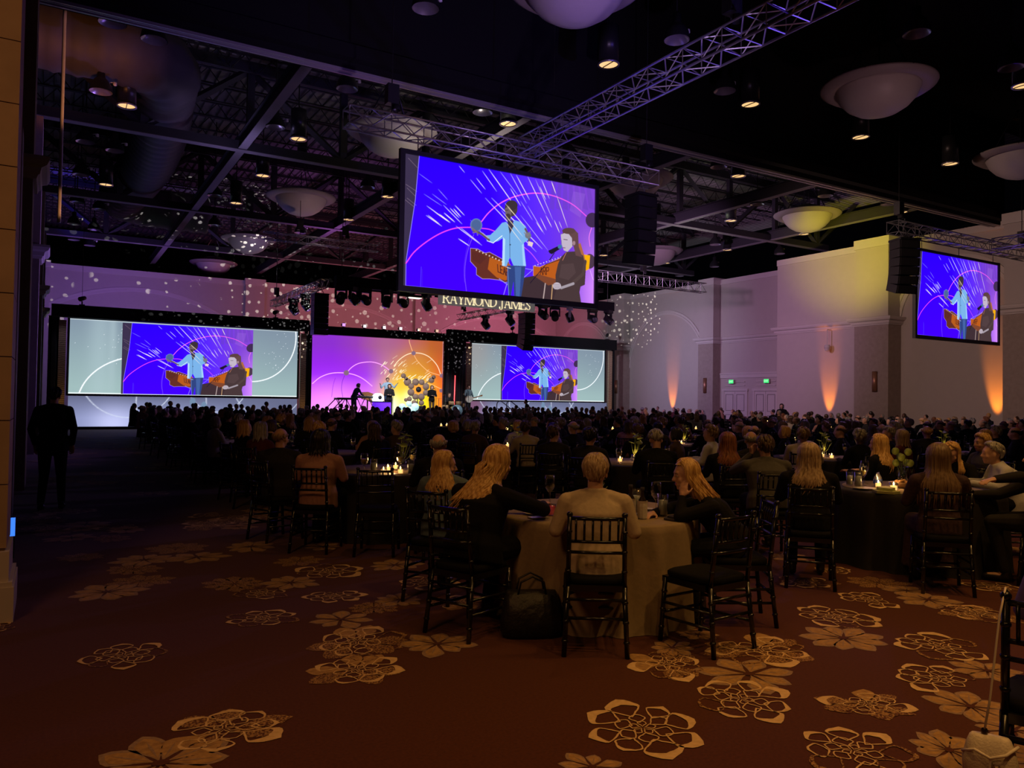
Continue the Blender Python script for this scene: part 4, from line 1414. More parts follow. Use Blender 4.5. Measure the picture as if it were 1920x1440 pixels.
def hair_mesh(c, M, s, style, rgn, length=.3, n=70, spine=None, sweep=0., r0=.012, wave=0.):
    """cap and locks; spine(z) -> (centre y, half width, half depth) of the torso in figure space"""
    mb = MB()
    c = Vector(c)
    K = Vector((.082, .101, .098))
    cc = Vector((0, -.008, .032))

    def S(th, ph, k=1.):       # th from the crown, ph azimuth from the face
        d = Vector((math.sin(th) * math.sin(ph), math.sin(th) * math.cos(ph), math.cos(th)))
        return cc + Vector((d.x * K.x, d.y * K.y, d.z * K.z)) * k

    def limit(ph):             # how far down the hair line lies at an azimuth
        a = abs(ph)
        f = {'short': (48, 90, 142), 'bald': (96, 92, 124), 'long': (52, 112, 138), 'bob': (52, 112, 135), 'curly': (50, 96, 130)}[style]
        if a < R(50):
            return R(f[0])
        if a < R(95):
            t = (a - R(50)) / R(45)
            return R(f[0] + (f[1] - f[0]) * t)
        t = min(1, (a - R(95)) / R(60))
        return R(f[1] + (f[2] - f[1]) * t)
    if style != 'bald':
        na, nt_ = 28, 10
        vs = [c + M @ (S(limit(2 * math.pi * j / na - math.pi) * i / nt_, 2 * math.pi * j / na - math.pi, 1.035 + .012 * math.sin(j * 2.3 + i)) * s) for i in range(nt_ + 1) for j in range(na)]
        mb.add(vs, [(i * na + j, (i + 1) * na + j, (i + 1) * na + (j + 1) % na, i * na + (j + 1) % na) for i in range(nt_) for j in range(na)], True)
    for k in range(n):
        ph = (k + rgn.random()) / n * 2 * math.pi - math.pi
        sg = 1 if ph >= 0 else -1
        pts, rad = [], []
        if style in ('short', 'bald', 'curly'):
            lim = limit(ph)
            t0 = rgn.uniform(.1, .8) * lim if style != 'bald' else R(rgn.uniform(72, 90))
            if style == 'bald' and abs(ph) < R(70):
                continue
            t1 = min(lim, t0 + R(rgn.uniform(35, 60)))
            if style == 'bald':
                t1 = lim
            tw = rgn.uniform(-.35, .35)
            for i in range(5):
                u = i / 4
                kk = (.985 if style == 'bald' else 1.05) + .05 * math.sin(u * 3.1) + (rgn.uniform(.0, .09) if style == 'curly' else 0)
                pts.append(c + M @ (S(t0 + (t1 - t0) * u, ph + tw * u, kk) * s))
                rad.append(r0 * s * (1.2 - .8 * abs(u - .35)))
            mb.tube(pts, rad, 5)
            continue
        pe = sg * max(abs(ph), R(rgn.uniform(74, 96)))
        th1 = R(rgn.uniform(98, 112))
        t0 = R(rgn.uniform(3, 26))
        lift = rgn.uniform(1.05, 1.13)
        for i in range(8):
            u = i / 7
            th = t0 + (th1 - t0) * u
            f_ = min(1, th / R(70)); f_ = f_ * f_ * (3 - 2 * f_)
            pts.append(c + M @ (S(th, ph + (pe - ph) * f_, lift) * s))
        L = length * rgn.uniform(.78, 1.05)
        last = pts[-1].copy()
        pr = pts[-1] - pts[-2]
        m_ = 9
        jx, jy = rgn.uniform(-.02, .02), rgn.uniform(-.015, .015)
        for i in range(1, m_ + 1):
            u = i / m_
            p = last + Vector((jx * u + (sweep[0] if isinstance(sweep, tuple) else sweep) * u ** 1.3, jy * u + (sweep[1] if isinstance(sweep, tuple) else 0) * u ** 1.2, -L * u))
            p += pr * .5 * (1 - u) * u * 2
            p.x += wave * math.sin(u * 7 + k)
            p.y += wave * math.cos(u * 6 + k * 1.7)
            if spine:
                cx_, cy_, wx, wy = spine(p.z)
                q = Vector(((p.x - cx_) / wx, (p.y - cy_) / wy))
                if q.length < 1:
                    q = q.normalized() if q.length > .01 else Vector((0, -1))
                    tx, ty = cx_ + q.x * wx, cy_ + q.y * wy
                    p.x += (tx - p.x) * .9; p.y += (ty - p.y) * .9
            if style == 'bob':
                p.x -= (p.x - c.x) * .18 * u * u; p.y -= (p.y - c.y) * .12 * u * u
            pts.append(p)
        nn = len(pts)
        rr = r0 * rgn.uniform(.8, 1.2) * s
        rad = [rr * (.5 + .5 * min(1, i / 3)) * (1 if i < nn - 4 else (nn - i) / 5) for i in range(nn)]
        mb.tube(pts, rad, 6)
    return mb


def figure(kind, s=1., lean=0., leanx=0., head_turn=0., head_nod=0., head_pos=None, arms=None, hair='short', hlen=.3, hn=70, voxel=.013, fat=1., free_hair=False,
           skirt=False, seed=1, sweep=0., hands=False, hem=.10, name='person', legs=True, hr=.012, wave=0., headroll=0., arms_kw=None, shoulder=None, long_sleeve=True):
    """meshes of one clothed figure facing +Y; origin on the floor under the pelvis"""
    rgn = random.Random(seed)
    sit = kind == 'sit'
    pel = Vector((0, 0, .59 if sit else .94 * s))
    U = Vector((math.sin(leanx), math.sin(lean), math.cos(lean) * math.cos(leanx))).normalized()
    X = Vector((1, 0, 0)); X = (X - U * X.dot(U)).normalized()
    Y = U.cross(X)
    U2 = (U + Vector((0, 0, .5))).normalized()
    waist = pel + Vector((0, 0, .02)) + U * (.08 if sit else .13) * s
    chest = waist + U * (.195 if sit else .23) * s
    nb = chest + U * (.125 if sit else .16) * s
    hc = Vector(head_pos) if head_pos is not None else nb + (U2 * .145 + Y * .02) * s
    HM = Matrix.Rotation(head_turn, 3, 'Z') @ Matrix.Rotation(-head_nod, 3, 'X') @ Matrix.Rotation(headroll, 3, 'Y')
    sw = (shoulder or .185) * s * (fat ** .5)
    sh = {k: nb + X * k * sw - U * .055 * s for k in (-1, 1)}
    hip = {k: pel + Vector((k * .095 * s, 0, -.02)) for k in (-1, 1)}
    if sit:
        kn = {k: Vector((k * .13, .43 * s, .555)) for k in (-1, 1)}
        an = {k: Vector((k * .13, .38 * s + k * .05, .10)) for k in (-1, 1)}
    else:
        kn = {k: Vector((k * .10, .03 + k * .03, .50 * s)) for k in (-1, 1)}
        an = {k: Vector((k * .12, -.03 + k * .05, .09)) for k in (-1, 1)}
    arms = arms or {}
    A = {}
    for k in (-1, 1):
        if k in arms:
            A[k] = [Vector(p) for p in arms[k]]
        elif sit:
            A[k] = [Vector((k * .255, .06 + lean * .35, .765)), Vector((k * .13, .35 + lean * .3, .795))]
        else:
            A[k] = [sh[k] + Vector((k * .05, -.03, -.29 * s)), sh[k] + Vector((k * .06, .04, -.54 * s))]
    # skin
    b = MB(); b.smooth = True
    loft(b, [(pel - Vector((0, 0, .08)), .14 * s, .10 * s, X, Y), (pel, .155 * s, .115 * s, X, Y), (waist, .13 * s, .095 * s, X, Y), (chest, .155 * s, .105 * s, X, Y), (nb - U * .05 * s, .15 * s, .08 * s, X, Y), (nb, .065 * s, .06 * s, X, Y)])
    capsule(b, nb - U * .03, hc + HM @ Vector((0, -.015, -.05)) * s, .058 * s, .052 * s, 12)
    head(b, hc, HM, s)
    for k in (-1, 1):
        capsule(b, sh[k], A[k][0], .046 * s, .038 * s)
        capsule(b, A[k][0], A[k][1], .038 * s, .026 * s)
        d = A[k][1] - A[k][0]
        kw = (arms_kw or {}).get(k, {})
        hand(b, A[k][1], kw.get('d', d), kw.get('n', (0, 0, 1)), kw.get('curl', .4), s * 1.0, side=kw.get('side', -k))
        if legs:
            capsule(b, hip[k], kn[k], .075 * s, .052 * s); capsule(b, kn[k], an[k], .05 * s, .036 * s)
            capsule(b, an[k] + Vector((0, -.02, -.035)), an[k] + Vector((0, .15, -.055)), .034, .028)
    body = remesh(b, name + '_body', voxel, SKIN[0], 2)
    # upper garment
    t = MB(); t.smooth = True
    g = .016
    rr = [(pel - Vector((0, 0, hem)), (.168 * s + g) * fat, (.135 * s + g) * fat, X, Y), (pel + Vector((0, 0, .02)), (.165 * s + g) * fat, (.128 * s + g) * fat, X, Y), (waist, (.142 * s + g) * fat, (.108 * s + g) * fat, X, Y),
          (chest, (.165 * s + g) * fat, (.118 * s + g) * fat, X, Y), (nb - U * .07 * s, (.165 * s + g) * fat ** .5, .098 * s + g, X, Y), (nb - U * .02, .10 * s + g, .068 * s + g, X, Y), (nb + U * .012, .064 * s + g, .058 * s + g, X, Y), (nb + U * .042, .056 * s + g, .052 * s + g, X, Y)]
    loft(t, rr, 20)
    for k in (-1, 1):
        m_ = sh[k].lerp(nb, .55)
        capsule(t, m_, sh[k], .062 * s, .060 * s); capsule(t, sh[k], A[k][0], .064 * s * fat ** .5, .052 * s)
        e_ = A[k][0].lerp(A[k][1], .96 if long_sleeve else .2)
        capsule(t, A[k][0], e_, .052 * s, .036 * s)
    top = remesh(t, name + '_top', voxel, CL['black'], 4)
    bottom = shoes = None
    if legs:
        t = MB(); t.smooth = True
        loft(t, [(pel + Vector((0, 0, .06)), .160 * s * fat, .125 * s * fat, X, Y), (pel - Vector((0, 0, .03)), .178 * s * fat, .145 * s * fat, X, Y), (pel - Vector((0, 0, .10)), .15 * s * fat, .12 * s * fat, X, Y)])
        if skirt:
            if sit:
                loft(t, [(Vector((0, .05, .53)), .19, .10, (1, 0, 0), (0, 0, 1)), (Vector((0, .25, .53)), .20, .10, (1, 0, 0), (0, 0, 1)), (Vector((0, .46, .50)), .20, .10, (1, 0, 0), (0, 0, 1))])
                loft(t, [(Vector((0, .42, .52)), .20, .08, (1, 0, 0), (0, 1, 0)), (Vector((0, .43, .30)), .21, .10, (1, 0, 0), (0, 1, 0)), (Vector((0, .42, .12)), .23, .13, (1, 0, 0), (0, 1, 0))])
            else:
                loft(t, [(pel - Vector((0, 0, .02)), .18, .14, X, Y), (pel - Vector((0, 0, .4)), .22, .18, X, Y), (pel - Vector((0, 0, .75)), .27, .23, X, Y)])
        for k in (-1, 1):
            capsule(t, hip[k], kn[k], .092 * s * fat, .068 * s); capsule(t, kn[k], an[k] + Vector((0, 0, .02)), .066 * s, .05 * s)
        bottom = remesh(t, name + '_bottom', voxel, CL['black'], 3)
        shoes = []
        for k in (-1, 1):
            t = MB(); t.smooth = True
            capsule(t, an[k] + Vector((0, -.03, -.05)), an[k] + Vector((0, .16, -.062)), .040, .034); capsule(t, an[k] + Vector((0, -.02, 0)), an[k] + Vector((0, 0, -.05)), .042, .042)
            shoes.append(remesh(t, name + '_shoe', .014, M_shoe, 2))

    def spine(z):
        tz = (z - pel.z) / max(.1, nb.z - pel.z)
        tz = min(1.2, max(-.1, tz))
        p = pel.lerp(nb, tz)
        w_ = .17 if tz < .8 else .17 - (tz - .8) * .3
        return p.x, p.y, w_ * s * fat ** .5 + .012, (.135 if tz < .85 else .135 - (tz - .85) * .2) * s * fat ** .5 + .012
    hm = hair_mesh(hc, HM, s, hair, rgn, hlen, hn, None if free_hair else spine, sweep, hr, wave)
    hme = hm.mesh(name + '_hair', HAIR['brown'])
    return dict(body=body, top=top, bottom=bottom, shoes=shoes, hair=hme, hc=hc, HM=HM, s=s, label=name)


def slot(o, m):
    o.material_slots[0].link = 'OBJECT'
    o.material_slots[0].material = m


def place_person(F, x, y, rz, label, skin=0, top='black', bottom='black', hair='brown', group=None, z=0, face=False, full=True, topname='jacket', botname='trousers'):
    r_ = thing('person', label, 'person', (x, y, z), rz, group)
    for nm, key, m in (('body', 'body', SKIN[skin]), (topname, 'top', CL[top]), ('hair', 'hair', HAIR[hair] if isinstance(hair, str) else hair), (botname, 'bottom', CL[bottom]), ('shoe', 0, M_shoe), ('shoe', 1, M_shoe)):
        me = F['shoes'][key] if nm == 'shoe' and F['shoes'] else (None if nm == 'shoe' else F[key])
        if me is None or (not full and nm == 'shoe'):
            continue
        o = bpy.data.objects.new(nm, me)
        col.objects.link(o)
        o.parent = r_
        slot(o, m)
    if face:
        face_bits(r_, F['hc'], F['HM'], F['s'])
    return r_


# ------------------------------------------------------------------ chiavari chairs
def chair_geo():
    """seat frame at z .44, facing +Y, rear posts up to .92"""
    W, Dp = .19, .20
    parts = {}

    def ringed(mb, a, b, r_):
        mb.tube([a, b], r_, 8)
        a, b = Vector(a), Vector(b)
        for t in (.22, .5, .78):
            p = a.lerp(b, t)
            d = (b - a).normalized() * .008
            mb.tube([p - d * 1.3, p - d * .5, p + d * .5, p + d * 1.3], [r_ * 1.02, r_ * 1.28, r_ * 1.28, r_ * 1.02], 8)
    for nm, k in (('l', -1), ('r', 1)):
        mb = MB(); ringed(mb, (k * (W + .012), Dp + .02, 0), (k * W, Dp - .01, .44), .0165); parts['leg_f' + nm] = mb
        mb = MB()
        ringed(mb, (k * (W + .012), -Dp - .05, 0), (k * (W - .008), -Dp, .44), .0165)
        ringed(mb, (k * (W - .008), -Dp, .44), (k * (W - .015), -Dp - .055, .90), .0155)
        mb.lathe([(.012, 0), (.02, .008), (.02, .022), (.012, .03), (0, .032)], (k * (W - .015), -Dp - .055, .895), 8)
        parts['leg_b' + nm] = mb
    mb = MB()
    mb.ext(-W - .01, W + .01, Dp - .025, Dp + .01, .41, .45); mb.ext(-W - .01, W + .01, -Dp - .01, -Dp + .025, .41, .45)
    mb.ext(-W - .01, -W + .025, -Dp, Dp, .41, .45); mb.ext(W - .025, W + .01, -Dp, Dp, .41, .45)
    parts['seat_frame'] = mb
    mb = MB()
    loft(mb, [(Vector((0, 0, z)), .20 * k, .205 * k, (1, 0, 0), (0, 1, 0)) for z, k in ((.452, .97), (.462, 1.0), (.485, 1.0), (.497, .93), (.50, .8))], 24, 6)
    parts['cushion'] = mb
    mb = MB()

    def yb(z):
        return -Dp - .055 * (z - .44) / .46
    for z, r_ in ((.885, .013), (.735, .011), (.665, .011)):
        mb.tube([(-W + .01, yb(z), z), (-W * .3, yb(z) - .012, z), (W * .3, yb(z) - .012, z), (W - .01, yb(z), z)], r_, 8)
    for k in range(6):
        x = -.135 + .054 * k
        mb.tube([(x, yb(.735) - .01, .735), (x, yb(.885) - .01, .885)], .0085, 6)
    parts['backrest'] = mb
    mb = MB()
    for z in (.17, .27):
        for k in (-1, 1):
            mb.tube([(k * (W + .007), Dp + .008, z), (k * (W + .006), -Dp - .03, z + .01)], .0105, 6)
        mb.tube([(-W - .006, Dp + .006, z + .03), (W + .006, Dp + .006, z + .03)], .0105, 6)
    for z in (.24, .36):
        mb.tube([(-W - .003, -Dp - .02, z), (W + .003, -Dp - .02, z)], .0105, 6)
    parts['stretchers'] = mb
    return parts


_cg = chair_geo()
CH_MESH = {k: v.mesh('chair_' + k, M_seat if k == 'cushion' else M_chair) for k, v in _cg.items()}
_all = MB()
for k, v in _cg.items():
    _all.add(v.v, v.f, True)
CH_ONE = _all.mesh('banquet_chair', M_chair)


def chair(x, y, rz, label, group='black banquet chairs', parts=True):
    if not parts:
        o = bpy.data.objects.new('banquet_chair', CH_ONE)
        col.objects.link(o)
        tag(o, label, 'chair', group)
        o.location = (x, y, 0); o.rotation_euler = (0, 0, rz)
        return o
    t = thing('banquet_chair', label, 'chair', (x, y, 0), rz, group)
    for k, me in CH_MESH.items():
        o = bpy.data.objects.new('leg' if k.startswith('leg') else k, me)
        col.objects.link(o)
        o.parent = t
    return t
# ------------------------------------------------------------------ rigging
def box_truss(a, b, w=.30, h=.30, step=.42, r_=.021):
    """aluminium box truss between two points (local mesh from a)"""
    a, b = Vector(a), Vector(b)
    d = b - a
    L = d.length
    d.normalize()
    s_ = Vector((d.y, -d.x, 0)).normalized()
    u = Vector((0, 0, 1))
    mb = MB()
    C4 = [s_ * sx * w / 2 + u * sz * h / 2 for sx, sz in ((-1, -1), (1, -1), (1, 1), (-1, 1))]
    for c in C4:
        mb.tube([c, c + d * L], r_, 6)
    n = max(1, int(L / step))
    for i in range(n + 1):
        p = d * L * i / n
        for k in range(4):
            if k % 2 == 0 or i % 2 == 0:
                mb.bar(p + C4[k], p + C4[(k + 1) % 4], .011)
    for i in range(n):
        p, q = d * L * i / n, d * L * (i + 1) / n
        for k in range(4):
            x, y = (C4[k], C4[(k + 1) % 4]) if i % 2 else (C4[(k + 1) % 4], C4[k])
            mb.bar(p + x, q + y, .012)
    return mb


def truss(a, b, label, w=.3, h=.3, hoists=(.1, .9), zc=13.29):
    t = thing('lighting_truss', label, 'truss', a, 0, 'aluminium lighting trusses')
    box_truss(a, b, w, h).build('truss_frame', M_alu, t)
    A, B = Vector(a), Vector(b)
    for k in hoists:
        p = (B - A) * k
        m = MB(); m.bar(p + Vector((0, 0, h / 2)), (p.x, p.y, zc - A.z), .012)
        m.build('hoist_chain', M_blkmetal, t)
        m = MB(); m.ext(p.x - .12, p.x + .12, p.y - .1, p.y + .1, h / 2 + .25, h / 2 + .65); m.lathe([(.09, 0), (.09, .1), (0, .1)], (p.x + .1, p.y, h / 2 + .15), 10)
        m.build('hoist_motor', M_blkmetal, t)
    return t


truss((4.9, 14.8, 7.22), (12.85, 14.8, 7.22), 'long aluminium truss over the top of the large middle screen', .4, .36, (.12, .62, .97))
truss((8.95, 14.55, 7.26), (8.95, 2.5, 7.26), 'violet lit truss running from the middle screen toward the camera', .42, .36, (.5,))
truss((22.7, 14.8, 7.30), (31.0, 14.8, 7.30), 'dark truss over the right hand hanging screen', .4, .36, (.04, .94))
truss((28.2, 14.55, 7.34), (28.2, 3.0, 7.34), 'blue lit truss meeting the right hand screen truss from the right edge', .42, .36, (.6,))
truss((10.55, 34.4, 6.85), (10.55, 43.8, 6.85), 'short truss running back from the stage truss to above the left header', .35, .34, (.93,))
truss((21.6, 34.4, 6.75), (21.6, 42.8, 6.75), 'short truss under the name banner running back over the right header', .35, .34, (.93,))
truss((20.6, 29.0, 7.55), (28.6, 29.0, 7.55), 'truss seen right of the large screen in front of the side wall', .4, .45, (.5,))
truss((7.5, 33.0, 8.4), (12.5, 33.0, 8.4), 'thin truss high under the ceiling left of the large screen', .3, .3, (.3, .7))


def line_array(x, y, ztop, n, label, curl, w=.62, hgt=.24, dp=.42, rz=0):
    t = thing('line_array', label, 'loudspeaker', (x, y, ztop), rz, 'line array loudspeakers')
    p = Vector((0, 0, 0)); a = 0
    for k in range(n):
        a += curl[k] if k < len(curl) else 0
        M = Matrix.Rotation(R(a), 3, 'X')
        m = MB()
        c = p + M @ Vector((0, 0, -hgt / 2))
        m.box(c, (w, dp, hgt - .018), M=M)
        m.m = 1
        m.box(c + M @ Vector((0, -dp / 2 - .004, 0)), (w - .08, .008, hgt - .05), M=M)
        m.build('speaker_cabinet', [M_blkmetal, mat('speaker_grille', (.014, .014, .016), .7)], t)
        p = p + M @ Vector((0, 0, -hgt))
    m = MB(); m.ext(-w / 2, w / 2, -dp / 2 - .05, dp / 2 + .05, .0, .06); m.bar((-.2, 0, .05), (0, 0, .4), .015); m.bar((.2, 0, .05), (0, 0, .4), .015); m.bar((0, 0, .38), (0, 0, .72), .02)
    m.build('flying_frame', M_blkmetal, t)


line_array(10.4, 34.6, 6.3, 7, 'tall black line array hanging over the stage left of the purple backdrop', [0, 0, 0, 0, 0, 0, 1], .66, .26, .55)
line_array(21.45, 34.6, 6.2, 7, 'black line array over the right projection screen, bottom curled back', [0, 0, 1, 2, 4, 6, 9], .62, .26, .7)
line_array(12.55, 14.92, 6.75, 6, 'large dark line array just right of the big middle screen', [0, 0, 1, 2, 3, 4], .62, .28, .5)
line_array(23.02, 14.6, 6.85, 6, 'black line array beside the right hand hanging screen', [0, 1, 2, 3, 5, 7], .70, .27, .52, R(-22))

# stage truss in black drape, with moving heads
t = thing('draped_stage_truss', 'black draped lighting truss above the front of the stage', 'truss', (10.9, 34, 6.68))
m = MB(); m.ext(0, 15.75, -.18, .18, 0, .48); m.build('drape', M_black, t)
for k in (.3, 5, 10, 15.4):
    m = MB(); m.bar((k, 0, .4), (k, 0, 6.6), .015); m.build('hoist_chain', M_blkmetal, t)


def moving_head():
    t = thing('moving_head_light', '', 'stage light')
    m = MB(); m.ext(-.17, .17, -.12, .12, -.12, 0); m.build('base', M_blkmetal, t)
    m = MB(); m.ext(-.2, -.15, -.05, .05, -.42, -.1); m.ext(.15, .2, -.05, .05, -.42, -.1); m.ext(-.2, .2, -.05, .05, -.16, -.11); m.build('yoke', M_blkmetal, t)
    m = MB(); m.tube([(0, .18, .0), (0, .16, 0), (0, .0, 0), (0, -.14, 0), (0, -.20, 0)], [.07, .13, .15, .145, .13], 14); m.build('head', M_blkmetal, t).location = (0, 0, -.38)
    m = MB(); m.tube([(0, -.205, 0), (0, -.215, 0)], [.11, .10], 14); m.build('lens', mat('lens_glass', (.25, .25, .3), .08, .5), t).location = (0, 0, -.38)
    return t


heads = [(11.15, -50, 'first from the left'), (11.75, 40, 'second from the left, tilted'), (12.3, 10, 'third from the left'), (13.35, -80, 'fourth from the left, facing down'), (14.15, 0, 'fifth from the left, facing forward'), (15.35, 60, 'left of the name banner'),
         (22.0, 20, 'first right of the name banner'), (22.75, -40, 'second right of the name banner'), (23.7, 80, 'third right of the name banner'), (25.2, 0, 'near the right end of the stage truss'), (26.3, 30, 'at the right end of the stage truss')]
sn = snapshot(moving_head())
for k, (x, tl, lab) in enumerate(heads):
    o = sn[0] if k == 0 else dup(sn)
    put(o, x, 33.9, 6.70, R(tl * .7), 'black moving head stage light, ' + lab, 'moving heads on the stage truss')
    o.scale = (1.4, 1.4, 1.4)
    for c in o.children:
        if c.name.startswith(('head', 'lens')):
            c.rotation_euler = (R(20 + abs(tl) * .6), 0, 0)
for x, y, z, lab in ((10.55, 37.4, 6.68, 'first under the short left truss'), (10.55, 39.6, 6.68, 'second under the short left truss'), (21.6, 36.6, 6.58, 'first under the short right truss'), (21.6, 39.4, 6.58, 'second under the short right truss')):
    put(dup(sn), x, y, z, R(40), 'black moving head stage light, ' + lab, 'moving heads on the short trusses')
t = thing('stage_softlight', 'flat lit panel light under the stage truss left of the name banner', 'stage light', (14.7, 33.9, 6.45))
m = MB(); m.ext(-.35, .35, -.2, .2, 0, .12); m.bar((0, 0, .1), (0, 0, .3), .03); m.build('housing', M_blkmetal, t)
m = MB(); m.ext(-.32, .32, -.22, .18, -.02, 0); m.build('lit_panel', mat('panel_lit', (1, .9, .8), .5, emit=1.6, ecol=(1, .86, .72)), t)

# banner with the company name
t = thing('name_banner', 'long grey banner with pale gold capital letters under the large screen', 'banner', (15.9, 33.75, 6.22))
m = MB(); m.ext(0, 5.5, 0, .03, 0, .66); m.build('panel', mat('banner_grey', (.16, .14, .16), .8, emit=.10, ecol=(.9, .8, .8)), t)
GL = {}


def glyph(mb, ch, x0, z0, w, h):
    """serif capital built from stems, hairlines and bowls in the XZ plane"""
    TH, TN, SF = .155, .06, .055

    def quad(pts):
        mb.prism([(x0 + u * w, z0 + v * h) for u, v in pts], 0, .02, M=Matrix.Rotation(R(90), 3, 'X'))

    def stem(x, t, v0=0, v1=1, foot=True, top=True):
        quad([(x, v0), (x + t, v0), (x + t, v1), (x, v1)])
        if foot:
            quad([(x - .08, v0), (x + t + .08, v0), (x + t + .08, v0 + SF), (x - .08, v0 + SF)])
        if top:
            quad([(x - .08, v1 - SF), (x + t + .08, v1 - SF), (x + t + .08, v1), (x - .08, v1)])

    def slant(a, b, t):
        quad([(a[0], a[1]), (a[0] + t, a[1]), (b[0] + t, b[1]), (b[0], b[1])])

    def bowl(cx, cy, rx, ry, a0, a1, tx=TH, ty=TN, n=16):
        for i in range(n):
            p = []
            for a, o in ((a0 + (a1 - a0) * i / n, 1), (a0 + (a1 - a0) * (i + 1) / n, 1), (a0 + (a1 - a0) * (i + 1) / n, 0), (a0 + (a1 - a0) * i / n, 0)):
                ca, sa = math.cos(R(a)), math.sin(R(a))
                p.append((cx + (rx - (0 if o else tx)) * ca, cy + (ry - (0 if o else ty)) * sa))
            quad(p)

    def foot(x):
        quad([(x - .11, 0), (x + .13, 0), (x + .13, SF), (x - .11, SF)])
    if ch == 'R':
        stem(.12, TH); bowl(.45, .74, .38, .26, -90, 90); quad([(.2, .94), (.46, .94), (.46, 1), (.2, 1)]); quad([(.2, .48), (.46, .48), (.46, .54), (.2, .54)]); slant((.78, 0), (.42, .5), TH); foot(.86)
    elif ch == 'A':
        slant((.12, 0), (.46, 1), TN); slant((.76, 0), (.44, 1), TH); quad([(.26, .33), (.72, .33), (.72, .39), (.26, .39)]); foot(.14); foot(.84)
    elif ch == 'Y':
        stem(.44, TH, 0, .48, top=False); slant((.46, .45), (.12, 1), TH); slant((.54, .45), (.84, 1), TN)
        quad([(.04, .95), (.36, .95), (.36, 1), (.04, 1)]); quad([(.72, .95), (1.0, .95), (1.0, 1), (.72, 1)])
    elif ch == 'M':
        stem(.08, TN); stem(.80, TH * .9); slant((.46, .0), (.06, 1), TH * .85); slant((.48, .0), (.84, 1), TN)
    elif ch == 'N':
        stem(.10, TN); stem(.86, TN); slant((.80, 0), (.08, 1), TH * .95)
    elif ch == 'O':
        bowl(.5, .5, .50, .52, 0, 360, TH, TN, 30)
    elif ch == 'D':
        stem(.12, TH); bowl(.40, .5, .56, .5, -90, 90, TH, TN, 20)
        quad([(.2, .94), (.42, .94), (.42, 1), (.2, 1)]); quad([(.2, 0), (.42, 0), (.42, .06), (.2, .06)])
    elif ch == 'J':
        stem(.5, TH * 1.3, .0, 1, foot=False); bowl(.36, .0, .34, .22, -180, 0, TH * 1.2, TN); quad([(.02, -.04), (.22, -.04), (.22, .1), (.02, .1)])
    elif ch == 'E':
        stem(.12, TH); quad([(.2, .94), (.88, .94), (.88, 1), (.2, 1)]); quad([(.2, 0), (.9, 0), (.9, .06), (.2, .06)]); quad([(.2, .47), (.66, .47), (.66, .53), (.2, .53)])
        quad([(.82, .78), (.88, .78), (.88, 1), (.82, 1)]); quad([(.84, 0), (.92, 0), (.92, .24), (.84, .24)]); quad([(.62, .38), (.67, .38), (.67, .62), (.62, .62)])
    elif ch == 'S':
        bowl(.48, .74, .34, .27, 20, 215, TH * .9, TN); bowl(.50, .27, .38, .28, -160, 35, TH * .9, TN); slant((.66, .36), (.18, .66), TH * 1.2)
        quad([(.76, .70), (.81, .70), (.81, .98), (.76, .98)]); quad([(.10, .02), (.15, .02), (.15, .3), (.10, .3)])


m = MB()
x = .20
for ch in 'RAYMOND JAMES':
    w_ = {'M': .60, 'O': .46, 'J': .30, 'E': .36, 'S': .32, ' ': .14, 'N': .44, 'D': .46}.get(ch, .43)
    if ch != ' ':
        glyph(m, ch, x, .10, w_, .48)
    x += w_ * (.93 if ch != ' ' else 1)
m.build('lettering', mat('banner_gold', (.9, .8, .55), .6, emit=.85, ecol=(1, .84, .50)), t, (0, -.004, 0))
print('banner text end', x)

# ------------------------------------------------------------------ headers, drapes, scenic panels
def header(x0, x1, z0, z1, label, posts):
    t = thing('drape_header', label, 'drape', (x0, 41.75, z0))
    m = MB(); m.ext(0, x1 - x0, -.25, .15, 0, z1 - z0); m.build('valance', M_black, t)
    for k in posts:
        m = MB(); m.ext(k - .08, k + .08, -.05, .1, -z0, 0.01); m.build('upright', M_black, t)
    return t


header(-.05, 11.95, 5.24, 5.82, 'black drape header over the left projection screen', (.12, 11.9))
header(12.0, 20.3, 5.13, 5.58, 'black drape header over the purple and orange backdrop', (.08, 8.2))
header(20.3, 32.95, 5.18, 5.86, 'black drape header over the right projection screen', (12.55,))


def folds(x0, x1, y, z0, z1, label, name='black_drape', m_=M_black, amp=.07, per=.19):
    mb = MB(); mb.smooth = True
    n = int((x1 - x0) / per * 8)
    vs = []
    for i in range(n + 1):
        x = x0 + (x1 - x0) * i / n
        a = amp * math.sin(x / per * 6.283) + .03 * math.sin(x * 5.1)
        vs += [(x, y + a, z0), (x, y + a * .8, z1), (x, y + a * .8 + .03, z1), (x, y + a + .03, z0)]
    mb.add(vs, [(4 * i + j, 4 * i + (j + 1) % 4, 4 * i + 4 + (j + 1) % 4, 4 * i + 4 + j) for i in range(n) for j in range(4)], True)
    return tag(mb.build(name, m_), label, 'drape')


M_drape = mat('charcoal_velour', (.030, .026, .034), .9, noise=.2)
folds(20.15, 21.45, 41.5, .02, 5.2, 'black pleated drape right of the orange part of the backdrop', m_=M_drape)
folds(11.62, 12.15, 41.85, .02, 5.1, 'narrow black drape left of the purple backdrop')
folds(-.15, .30, 41.9, .02, 5.3, 'narrow black drape at the far left end of the left screen')

